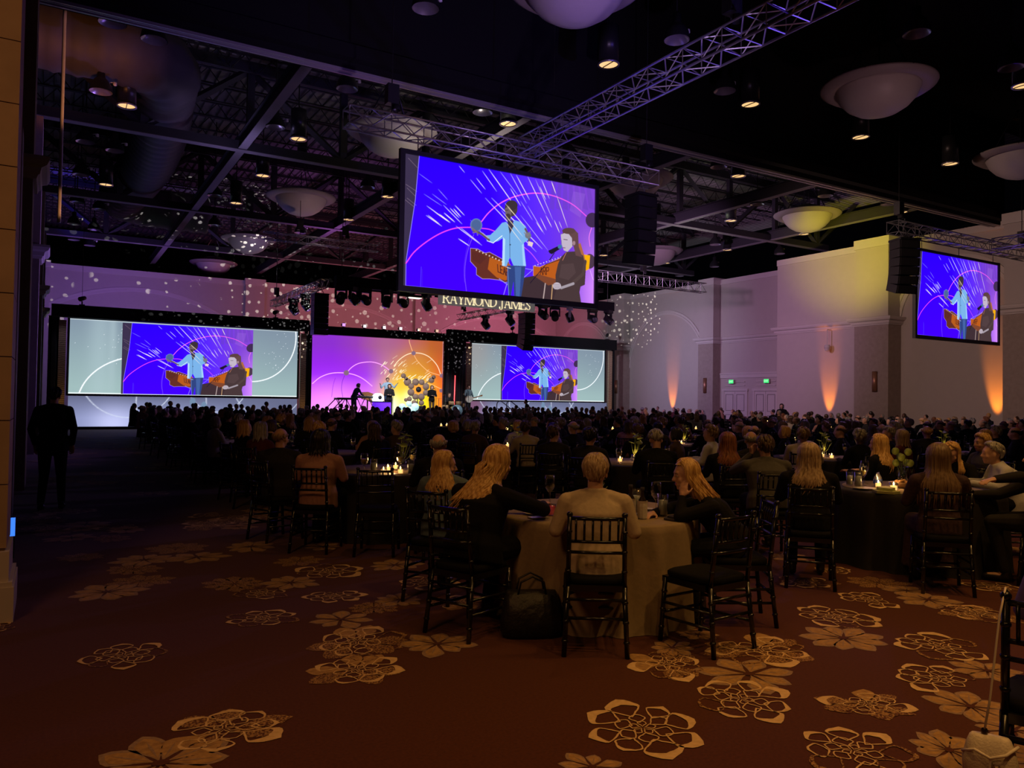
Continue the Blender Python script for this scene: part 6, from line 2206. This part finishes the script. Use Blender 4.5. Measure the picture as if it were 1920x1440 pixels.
# --- right hand table
table(7.94, 4.93, 1, 'round table at the right in a floor length black cloth', True)
G4 = 'the black-clothed table at the right'
for kd, x, y, lab, s_ in (('water_glass', 7.50, 5.38, 'tumbler at the left rim of', 1.), ('water_glass', 7.42, 5.22, 'second tumbler at the left of', 1.1), ('empty_wine_glass', 7.86, 5.45, 'tall wine glass at the left middle of', 1.15),
                          ('wine_glass', 7.62, 5.30, 'shorter wine glass at the left of', 1.), ('votive_candle', 7.46, 4.84, 'brightly lit votive candle at the near rim of', 1.2), ('votive_candle', 7.62, 5.12, 'lit votive candle behind the napkin on', 1.), ('bread_bowl', 7.80, 4.95, 'brown bowl of bread on', 1.1),
                          ('flower_vase', 8.05, 5.12, 'vase of yellow green flowers on', 1.25), ('plate', 7.30, 5.06, 'white plate at the left rim of', 1.), ('menu_card', 8.12, 4.35, 'pale folded card at the right rim of', 1.1), ('empty_wine_glass', 8.30, 5.3, 'wine glass beside the flower vase on', 1.)):
    item(kd, x, y, lab + ' ' + G4, s=s_, cat={'votive_candle': 'candle', 'flower_vase': 'vase', 'menu_card': 'card'}.get(kd))
o = item('folded_napkin', 7.24, 4.78, 'pale green folded napkin at the near rim of ' + G4, s=1.25, rz=.6, cat='napkin')
o.scale = (1.7, 1.7, 2.0)
o.material_slots[0].link = 'OBJECT'; o.material_slots[0].material = mat('green_napkin', (.42, .44, .16), .85, noise=.15)
t = thing('snack_packet', 'shiny blue and silver snack packet among glasses on ' + G4, 'packet', (7.70, 5.18, TZ), .4)
m = MB(); m.smooth = True
loft(m, [(Vector((0, 0, z)), .075 * k, .035 * j, (1, 0, 0), (0, 1, 0)) for z, k, j in ((0, 1, .9), (.05, 1.05, 1.2), (.10, 1, 1), (.135, .95, .3), (.15, 1, .12))], 16)
m.build('foil_bag', mat('foil_silver', (.6, .62, .68), .25, .8, noise=.3, nscale=14, bump=.5), t)
m = MB(); m.smooth = True
loft(m, [(Vector((0, 0, z)), .0765 * k, .0365 * j, (1, 0, 0), (0, 1, 0)) for z, k, j in ((.035, 1.04, 1.12), (.05, 1.05, 1.2), (.08, 1.02, 1.1))], 16)
m.build('blue_band', mat('foil_blue', (.05, .10, .45), .3, .3), t)
candle_light(7.60, 5.0, 2.4)

# ------------------------------------------------------------------ hero guests
def face_rz(dx, dy):
    return math.atan2(-dx, dy)


# 1: blonde at the left of the nearest table, face turned right
rz = face_rz(.79, .61)
chair(2.80, 5.83, rz, 'black banquet chair under the blonde woman in grey-blue')
F = figure('sit', s=.93, lean=.16, head_turn=R(-58), head_nod=.12, hair='long', hlen=.30, hn=170, hr=.0105, voxel=.009, seed=21, name='profile_blonde', wave=.006, arms={-1: [(-.25, .10, .80), (-.12, .36, .82)], 1: [(.25, .14, .82), (.10, .38, .82)]}, head_pos=(-.02, .10, 1.075))
place_person(F, 2.82, 5.86, rz, 'blonde woman in grey-blue sweater, face in profile to the right', top='slate blue', hair='blonde', face=True, topname='sweater')
# 2: long blonde hair, black sweater, arm on the table
rz = face_rz(.93, .37)
chair(2.60, 4.90, rz, 'black banquet chair under the woman with long blonde hair in black')
F = figure('sit', s=1.02, fat=1.22, lean=.26, head_turn=R(-12), head_nod=.12, hair='long', hlen=.34, hn=230, hr=.0100, voxel=.009, seed=22, name='black_sweater', sweep=(-.10, -.24), wave=.006, hands=True,
           arms={1: [(.33, .40, .84), (.14, .66, .835)], -1: [(-.28, .30, .86), (-.05, .52, .82)]}, arms_kw={1: dict(d=(-.35, .9, .05), n=(0, 0, 1), curl=.55)}, head_pos=(.02, .25, 1.165))
place_person(F, 2.62, 4.91, rz, 'woman in black sweater with long blonde hair swept left, reaching onto the nearest table', top='black', bottom='black', hair='blonde', face=True, topname='sweater')
# 3: beige blazer, seen from behind
rz = face_rz(.567, .824)
chair(3.17, 4.20, rz, 'nearest occupied banquet chair, in front of the beige blazer')
F = figure('sit', s=.99, fat=1.08, lean=.05, head_turn=R(-6), head_nod=.05, hair='short', hn=260, hr=.0085, voxel=.009, seed=23, name='beige_blazer', hem=.15, arms={-1: [(-.265, .02, .755), (-.15, .36, .80)], 1: [(.265, .02, .755), (.15, .36, .80)]})
rb = place_person(F, 3.19, 4.23, rz, 'person with short blonde hair in a beige blazer, back to us at the nearest table', top='beige', bottom='black', hair='ash', topname='blazer')
# empty chair at the right front
chair(3.86, 3.87, R(4), 'empty black banquet chair at the right front of the nearest table')
# 4: woman resting her chin on her hand
rz = face_rz(-.84, .54)
chair(4.50, 4.20, rz, 'black banquet chair seen side-on under the chin-resting woman')
F = figure('sit', s=.93, lean=.66, head_turn=R(8), head_nod=.12, sweep=(0, -.15), hair='long', hlen=.22, hn=220, hr=.0100, voxel=.008, seed=24, name='chin_rest', wave=.004, free_hair=True,
           arms={-1: [(-.19, .44, .795), (-.092, .405, .925)], 1: [(.24, .44, .80), (.02, .60, .79)]}, arms_kw={-1: dict(d=(.18, -.14, 1), n=(-.75, .65, .15), curl=.55, side=1)}, head_pos=(.0, .365, 1.085))
place_person(F, 4.475, 4.20, rz, 'blonde woman in black resting her chin on her hand, profile to the left', top='black', bottom='black', hair='blonde', face=True, topname='sweater')
# 5: grey haired man in a black suit
rz = face_rz(.25, .97)
chair(3.50, 7.32, rz, 'black banquet chair under the balding man in a suit')
F_bald = figure('sit', s=1.0, fat=1.08, lean=.04, hair='bald', hn=60, hr=.010, voxel=.011, seed=25, name='balding_man', head_turn=R(-20))
place_person(F_bald, 3.5, 7.34, rz, 'balding man in a black suit behind the two blonde women', top='black', hair='grey')
# 6: dusty pink top
rz = face_rz(.6, .8)
chair(2.50, 8.27, rz, 'black banquet chair with the pink draped back, left of the candlelit table')
F = figure('sit', s=1.0, fat=1.15, lean=.06, hair='long', hlen=.14, hn=120, hr=.013, voxel=.011, seed=26, name='pink_top', hem=.14)
place_person(F, 2.52, 8.30, rz, 'dark haired woman in a dusty pink top seen from behind, left of the candlelit table', top='dusty pink', hair='black', topname='blouse')
# empty chair by the candlelit table
chair(3.02, 7.82, face_rz(.5, .9), 'empty black banquet chair before the candlelit table at the left')
# 7
rz = face_rz(.9, .3)
chair(2.28, 9.1, rz, 'black banquet chair under the balding man at the aisle')
place_person(F_bald, 2.30, 9.1, face_rz(.45, .9), 'broad balding man in a dark jacket at the aisle, reddish light on his head', top='charcoal', hair='mousy', skin=1)
# 8: long light brown hair at the right table
rz = face_rz(.75, .66)
chair(6.00, 4.72, rz, 'black banquet chair under the woman with long ash blonde hair')
F_long = figure('sit', s=1.0, fat=1.1, lean=.10, head_turn=R(8), hair='long', hlen=.34, hn=150, hr=.012, voxel=.011, seed=28, name='long_hair', sweep=-.03, wave=.01)
place_person(F_long, 6.02, 4.74, rz, 'woman in black with long ash blonde hair over her shoulders, left of the right table', top='black', hair='ash')
# 9: long straight hair, lace dress
rz = face_rz(.72, .69)
chair(6.90, 4.02, rz, 'black banquet chair under the woman in the long lace dress')
F = figure('sit', s=1.02, fat=1.0, lean=.02, hair='long', hlen=.42, hn=170, hr=.011, voxel=.011, seed=29, name='lace_dress', skirt=True)
place_person(F, 6.92, 4.05, rz, 'woman with long straight hair in a plum lace dress in front of the right table', top='lace plum', bottom='lace plum', hair='mousy', topname='dress_top', botname='skirt')
# 10: blonde leaning
rz = face_rz(-.85, -.1)
chair(9.46, 5.25, rz, 'black banquet chair under the leaning strawberry blonde at the right table')
F = figure('sit', s=.98, lean=.45, head_turn=R(15), head_nod=.5, hair='long', hlen=.25, hn=120, hr=.012, voxel=.011, seed=30, name='leaning_blonde')
place_person(F, 9.40, 5.25, rz, 'strawberry blonde leaning over the far right side of the right table', top='black', hair='blonde', face=True)
# 11: curly man
F_curl = figure('sit', s=1.0, lean=.1, hair='curly', hn=160, hr=.012, voxel=.012, seed=31, name='curly_man')
chair(10.97, 5.75, face_rz(-.9, .4), 'black banquet chair under the curly haired man in grey at the right')
place_person(F_curl, 10.97, 5.77, face_rz(-.9, .4), 'man with curly blond hair in a grey jacket near the right edge', top='grey', hair='blonde', face=True)
# 12: man at the right edge reaching left
rz = face_rz(-.35, .93)
chair(7.95, 3.62, rz, 'black banquet chair under the man in charcoal at the right edge')
F = figure('sit', s=1.04, fat=1.15, lean=.16, head_turn=R(25), hair='short', hn=90, hr=.011, voxel=.009, seed=32, name='charcoal_suit', arms={-1: [(-.46, .20, 1.02), (-.68, .36, 1.00)], 1: [(.05, .42, .80), (-.14, .62, .80)]},
           arms_kw={-1: dict(d=(-.8, .5, -.1), n=(0, 0, 1), curl=.3), 1: dict(d=(-.75, .6, 0), n=(0, -.3, 1), curl=.4)})
place_person(F, 7.97, 3.62, rz, 'man in a charcoal suit cut by the right edge, one arm stretched to the left', top='charcoal', bottom='charcoal', hair='black')
# 13: pale shirt
rz = face_rz(-.6, .6)
F_white = figure('sit', s=1.02, fat=1.15, lean=.42, hair='short', hn=90, hr=.011, voxel=.012, seed=33, name='pale_shirt')
chair(9.25, 4.55, rz, 'black banquet chair under the person in the pale shirt at the right edge')
place_person(F_white, 9.27, 4.57, rz, 'person in a pale shirt bending forward by the right edge', top='white', hair='grey')
# 14..18 around the second row
for (x, y, dx, dy, F_, lab, kw) in (
        (6.60, 7.47, .5, .86, figure('sit', s=1.03, fat=1.15, lean=.2, head_nod=.6, hair='short', hn=90, hr=.012, voxel=.012, seed=34, name='bowed_man'), 'man in black with bowed head behind the chin-resting woman', dict(top='black', hair='grey')),
        (7.15, 6.80, .5, .86, F_long, 'woman in black with auburn shoulder length hair behind the nearest table', dict(top='black', hair='auburn')),
        (8.02, 7.21, .3, .95, F_bald, 'grey haired balding man beside the auburn haired woman', dict(top='charcoal', hair='grey')),
        (6.75, 5.85, .55, .83, figure('sit', s=1.03, fat=1.2, lean=.2, hair='short', hn=90, hr=.012, voxel=.010, seed=35, name='grey_jacket', arms={-1: [(-.30, .30, .88), (-.12, .25, 1.07)], 1: [(.28, .2, .82), (.1, .4, .82)]}, arms_kw={-1: dict(d=(.4, -.1, 1), n=(-.5, .8, 0), curl=.8)}), 'man in grey jacket with a hand raised to his face', dict(top='grey', hair='brown')),
        (8.96, 5.95, -.1, .95, F_long, 'woman with long golden hair behind the flower vase', dict(top='black', hair='blonde')),
        (6.99, 10.4, .3, .95, F_long, 'woman with very dark long hair at the middle of the second row', dict(top='navy', hair='black')),
        (8.35, 9.9, .3, .95, F_curl, 'dark haired person right of the dark long haired woman', dict(top='black', hair='brown'))):
    rz = face_rz(dx, dy)
    chair(x, y - .02, rz, 'chair of the ' + lab)
    place_person(F_, x, y, rz, lab, **kw)

# standing silhouette by the left pillar
F = figure('stand', s=.985, fat=1.14, hair='short', hn=60, hr=.012, voxel=.012, seed=40, name='standing_man', shoulder=.178, arms={-1: [(-.265, -.05, 1.14), (-.235, .06, .92)], 1: [(.265, -.05, 1.14), (.235, .06, .92)]})
place_person(F, .05, 12.8, R(-10), 'person in a dark suit standing by the stone pillar, back to us', top='black', bottom='black', hair='black')
place_person(F_arm, 29.3, 24.6, R(110), 'person standing far off in front of the doors in the right wall', top='black', bottom='black', hair='black')
# chair with hanging handbag at the right edge, and its sitter
rz = face_rz(.925, .38)
chair(3.477, 1.532, rz, 'black banquet chair cut by the right edge, with the white handbag')
F_v = figure('sit', s=1.0, fat=1.0, lean=0.0, hair='long', hlen=.02, hn=90, hr=.012, voxel=.012, seed=41, name='violet_sweater')
place_person(F_v, 3.68, 1.49, face_rz(.925, .38), 'guest in a violet sweater at the very right edge, mostly out of frame', top='violet', hair='brown', topname='sweater')
t = thing('white_handbag', 'white woven handbag hanging by a long strap from the chair back', 'handbag', (3.07, 1.60, .235), R(-62.5))
m = MB(); m.smooth = True
loft(m, [(Vector((0, 0, z)), .085 * k, .045 * j, (1, 0, 0), (0, 1, 0)) for z, k, j in ((0, .9, .8), (.02, 1.05, 1.1), (.07, 1.08, 1.15), (.12, .95, .95), (.155, .8, .6), (.165, .7, .3))], 22, 3)
M_bag = mat('white_woven_leather', (.66, .56, .44), .6, noise=.12, nscale=120, bump=.2)
m.build('pouch', M_bag, t)
m = MB(); m.tube([(-.09, -.01, .09), (-.05, -.055, .12), (.0, -.06, .10), (.05, -.055, .12), (.09, -.01, .145)], .006, 6); m.ext(-.004, .004, -.062, -.054, .03, .10); m.build('front_flap_trim', mat('white_leather', (.72, .62, .50), .5), t)
m = MB(); m.lathe([(.012, -.004), (.016, 0), (.012, .004)], (.02, -.062, .075), 10); m.build('clasp', mat('clasp_gold', (.6, .45, .25), .3, .9), t)
m = MB(); m.tube([(-.02, 0, .165), (0, .01, .30), (.03, .06, .60), (.050, .092, .705), (.062, .112, .68)], .009, 6, flat=.5); m.build('strap', mat('white_leather', (.72, .62, .50), .5), t)
m = MB(); m.lathe([(.010, -.01), (.013, 0), (.010, .01)], (-.018, 0, .175), 8); m.build('strap_ring', mat('clasp_dark', (.1, .08, .07), .3, .9), t)
# dark tote on the floor
t = thing('tote_bag', 'slouchy dark leather tote bag on the floor left of the front chair', 'bag', (2.92, 4.60, 0), R(-25))
m = MB(); m.smooth = True
loft(m, [(Vector((0, 0, z)), .20 * k, .11 * j, (1, 0, 0), (0, 1, 0)) for z, k, j in ((.002, 1., .95), (.03, 1.05, 1.1), (.12, 1.05, 1.15), (.22, .98, .95), (.29, .9, .6), (.31, .86, .35))], 26, 3.4)
m.build('bag_body', mat('dark_leather', (.010, .009, .009), .5, noise=.3, nscale=18, bump=.6), t)
for sy in (-1, 1):
    m = MB(); m.tube([(-.10, sy * .05, .28), (-.08, sy * .06, .38), (0, sy * .065, .42), (.08, sy * .06, .38), (.10, sy * .05, .28)], .008, 6); m.build('handle', mat('dark_leather', (.02, .02, .02), .45), t)
# glowing device near the left wall
t = thing('floor_uplight', 'small blue lit fixture on the floor behind the left pillar', 'light', (-.33, 9.2, 0))
m = MB(); m.ext(-.06, .06, -.06, .06, 0, .40); m.build('case', M_blkmetal, t)
m = MB(); m.ext(-.02, .062, -.062, -.03, .22, .40); m.build('lit_strip', mat('blue_led', (.1, .3, 1), .5, emit=1.2, ecol=(.05, .22, 1)), t)

# ------------------------------------------------------------------ the crowd
PR = []
for k, (nm, kw, hs) in enumerate((
        ('short_haired_man', dict(lean=.04, fat=1.1, hair='short', head_turn=.1), ('short', )), ('large_man', dict(s=1.05, fat=1.22, lean=.08, hair='short', head_turn=-.2), ('short', )),
        ('balding_guest', dict(s=1.02, fat=1.12, lean=.05, hair='bald'), ('balding', )), ('long_haired_woman', dict(s=.95, lean=.05, hair='long', hlen=.28, head_turn=.15), ('long', )),
        ('straight_haired_woman', dict(s=.97, lean=.08, hair='long', hlen=.16, head_turn=-.25), ('shoulder-length', )), ('bob_haired_woman', dict(s=.94, lean=.03, hair='bob', hlen=.08), ('bobbed', )),
        ('curly_guest', dict(s=.98, lean=.1, hair='curly', head_turn=.3), ('curly', )), ('slim_man', dict(s=1.0, fat=.98, lean=.12, hair='short', head_turn=-.45), ('short', )))):
    hl = kw.get('hair') in ('long', 'bob')
    PR.append((figure('sit', name=nm, seed=60 + k, voxel=.019, hn=46 if hl else 40, hr=.019, **kw), hs[0], hl))
rg = random.Random(12)
SEATN = ['far right', 'far', 'far left', 'left', 'near left', 'near', 'near right', 'right']
rows_ = [(5.0, []), (8.85, [(7.40, 8.87), (11.15, 8.5), (15.0, 8.7)]), (12.4, [(3.75, 12.3), (7.6, 12.5), (11.6, 12.3), (15.4, 12.5), (19.2, 12.3), (23.0, 12.4)])]
for r_ in range(3, 9):
    rows_.append((5.0 + 3.56 * r_, [((3.85 + 3.74 * c_) if not (r_ == 3 and c_ == 1) else 8.5, 5.0 + 3.56 * r_ + ((c_ * 7 + r_ * 3) % 5 - 2) * .08 - (1.2 if (r_ == 3 and c_ == 1) else 0)) for c_ in range(8) if not (r_ >= 8 and 2 <= c_ <= 4 and False)]))
placed = [(o.location.x, o.location.y) for o in col.objects if o.get('category') == 'person']
HN = {'blonde': 'blond', 'ash': 'ash blond', 'brown': 'brown', 'black': 'black', 'grey': 'grey', 'auburn': 'auburn', 'mousy': 'fawn'}
far, n_ind = [], 0
for ri, (ry, tabs) in enumerate(rows_):
    if ri == 0:
        continue
    ends = len(tabs)
    for ti, (tx, ty) in enumerate(tabs):
        if tx > 2.05 * ty + 1.5 or tx > 31.6:
            continue
        nm = ('%s table from left, %s table row' % (ORD[ti + (1 if ri == 1 else 0)], ORD[ri]))
        table(tx, ty, 1 + (ti + ri) % 2, 'dark-clothed round table, the ' + nm, ri < 4)
        depth = tx * .512 + ty * .859
        # table things
        if depth < 21:
            q = 3 if depth < 16 else 2
            for k in range(q):
                a = rg.uniform(0, 6.28); rr = rg.uniform(.05, .35)
                item('votive_candle', tx + rr * math.cos(a), ty + rr * math.sin(a), 'lit votive candle in the middle cluster of the ' + nm, 'votives, ' + nm, cat='candle', s=1.1)
            for k in range(5 if depth < 16 else 3):
                a = k * 1.256 + rg.uniform(-.3, .3); rr = rg.uniform(.42, .6)
                item(('wine_glass', 'water_glass', 'empty_wine_glass')[k % 3], tx + rr * math.cos(a), ty + rr * math.sin(a), ('wine glass', 'water tumbler', 'wine glass')[k % 3] + ' among the settings of the ' + nm, 'glasses, ' + nm, cat='glass')
            item('centerpiece', tx, ty, 'leafy green centrepiece on the ' + nm, cat='centrepiece', s=1.2)
            if depth < 17:
                candle_light(tx, ty, 1.6)
        else:
            for k in range(2):
                a = rg.uniform(0, 6.28)
                item('votive_candle', tx + .3 * math.cos(a), ty + .3 * math.sin(a), 'lit votive candle in the middle of the ' + nm, 'votives, ' + nm, cat='candle', s=1.3)
        for sk in range(8):
            a = R(45 * sk + 22.5 + rg.uniform(-6, 6))
            x, y = tx + 1.24 * math.cos(a), ty + 1.24 * math.sin(a)
            if any((x - px) ** 2 + (y - py) ** 2 < .42 for px, py in placed):
                continue
            d1 = math.atan2(ty - y, tx - x)
            d2 = math.atan2(40 - y, 16 - x)
            df = (d1 - d2 + math.pi) % (2 * math.pi) - math.pi
            d = d2 + max(-R(48), min(R(48), df)) * rg.uniform(.55, 1) + rg.uniform(-.12, .12)
            rz = d - math.pi / 2
            pos = SEATN[int(((math.degrees(a)) % 360) // 45)]
            z_ = x * .512 + y * .859
            lab = '%s seat, %s' % (pos, nm)
            empty = rg.random() < .05
            P_, hs, woman = rg.choice(PR)
            hc_ = rg.choices(('blonde', 'ash', 'brown', 'black', 'grey', 'auburn', 'mousy'), (2.6, 1.5, 3, 2, 0.8, .8, 1.6) if woman else (.3, .3, 2.6, 2, 2.4, .1, 1.2))[0]
            tp = rg.choices(('black', 'charcoal', 'navy', 'grey', 'brown', 'burgundy', 'cream', 'dusty pink', 'olive', 'white'), (6, 4, 3, 1.6, 1, .7, .7, .5, .6, .5))[0]
            sk_ = rg.choices((0, 1, 2), (6, 3, 1))[0]
            if n_ind < 262 and z_ < 29:
                if z_ < 24:
                    chair(x, y, rz, 'black banquet chair, ' + lab, parts=z_ < 15.5)
                if not empty:
                    place_person(P_, x + .02 * math.cos(d), y + .02 * math.sin(d), rz, '%s-haired guest (%s) in %s, %s' % (hs, HN[hc_], {'dusty pink': 'pink'}.get(tp, tp), lab), skin=sk_, top=tp, bottom='black', hair=hc_, group='seated guests', full=z_ < 15)
                    n_ind += 1
            elif not empty:
                far.append((x, y, rz, woman, hc_, tp, sk_, P_['s']))
print('individual guests', n_ind, 'far guests', len(far))
# guests too far and small to tell apart: one mass of seated people toward the stage
tn = list(CL); hnm = list(HAIR)
mb = MB(); mb.smooth = True
rgn = random.Random(77)
for x, y, rz, woman, hc_, tp, sk_, s_ in far:
    Mz = Matrix.Rotation(rz, 3, 'Z')
    o_ = Vector((x, y, 0))

    def W(a, b, c):
        return o_ + Mz @ Vector((a, b, c))
    X_, Y_ = Mz @ Vector((1, 0, 0)), Mz @ Vector((0, 1, 0))
    sc_ = s_ * rgn.uniform(.95, 1.04)
    mb.m = 3 + len(hnm) + tn.index(tp)
    loft(mb, [(W(0, 0, .44), .19, .17, X_, Y_), (W(0, 0, .62), .17, .13, X_, Y_), (W(0, .02, .88 * sc_), .19, .12, X_, Y_), (W(0, .03, 1.02 * sc_), .21, .095, X_, Y_), (W(0, .03, 1.08 * sc_), .10, .07, X_, Y_), (W(0, .03, 1.11 * sc_), .06, .06, X_, Y_)], 12)
    for k in (-1, 1):
        capsule(mb, W(k * .17, .03, 1.01 * sc_), W(k * .25, .10, .78), .06, .05, 7); capsule(mb, W(k * .25, .10, .78), W(k * .12, .34, .80), .05, .036, 7)
    mb.m = sk_
    capsule(mb, W(0, .03, 1.08 * sc_), W(0, .04, 1.17 * sc_), .05, .05, 8)
    mb.ell(W(0, .05, 1.235 * sc_), (.073, .088, .112), 10, Mz)
    mb.m = 3 + hnm.index(hc_)
    mb.ell(W(0, .03, 1.262 * sc_), (.084, .094, .094), 10, Mz)
    if woman:
        loft(mb, [(W(0, -.01, 1.25 * sc_), .088, .07, X_, Y_), (W(0, -.05, 1.12 * sc_), .10, .06, X_, Y_), (W(0, -.09, 1.0 * sc_), .09, .035, X_, Y_)], 10)
o = mb.build('seated_crowd', SKIN + [HAIR[k] for k in hnm] + [CL[k] for k in tn])
tag(o, 'mass of seated guests filling the back rows toward the stage', 'crowd', kind='stuff')
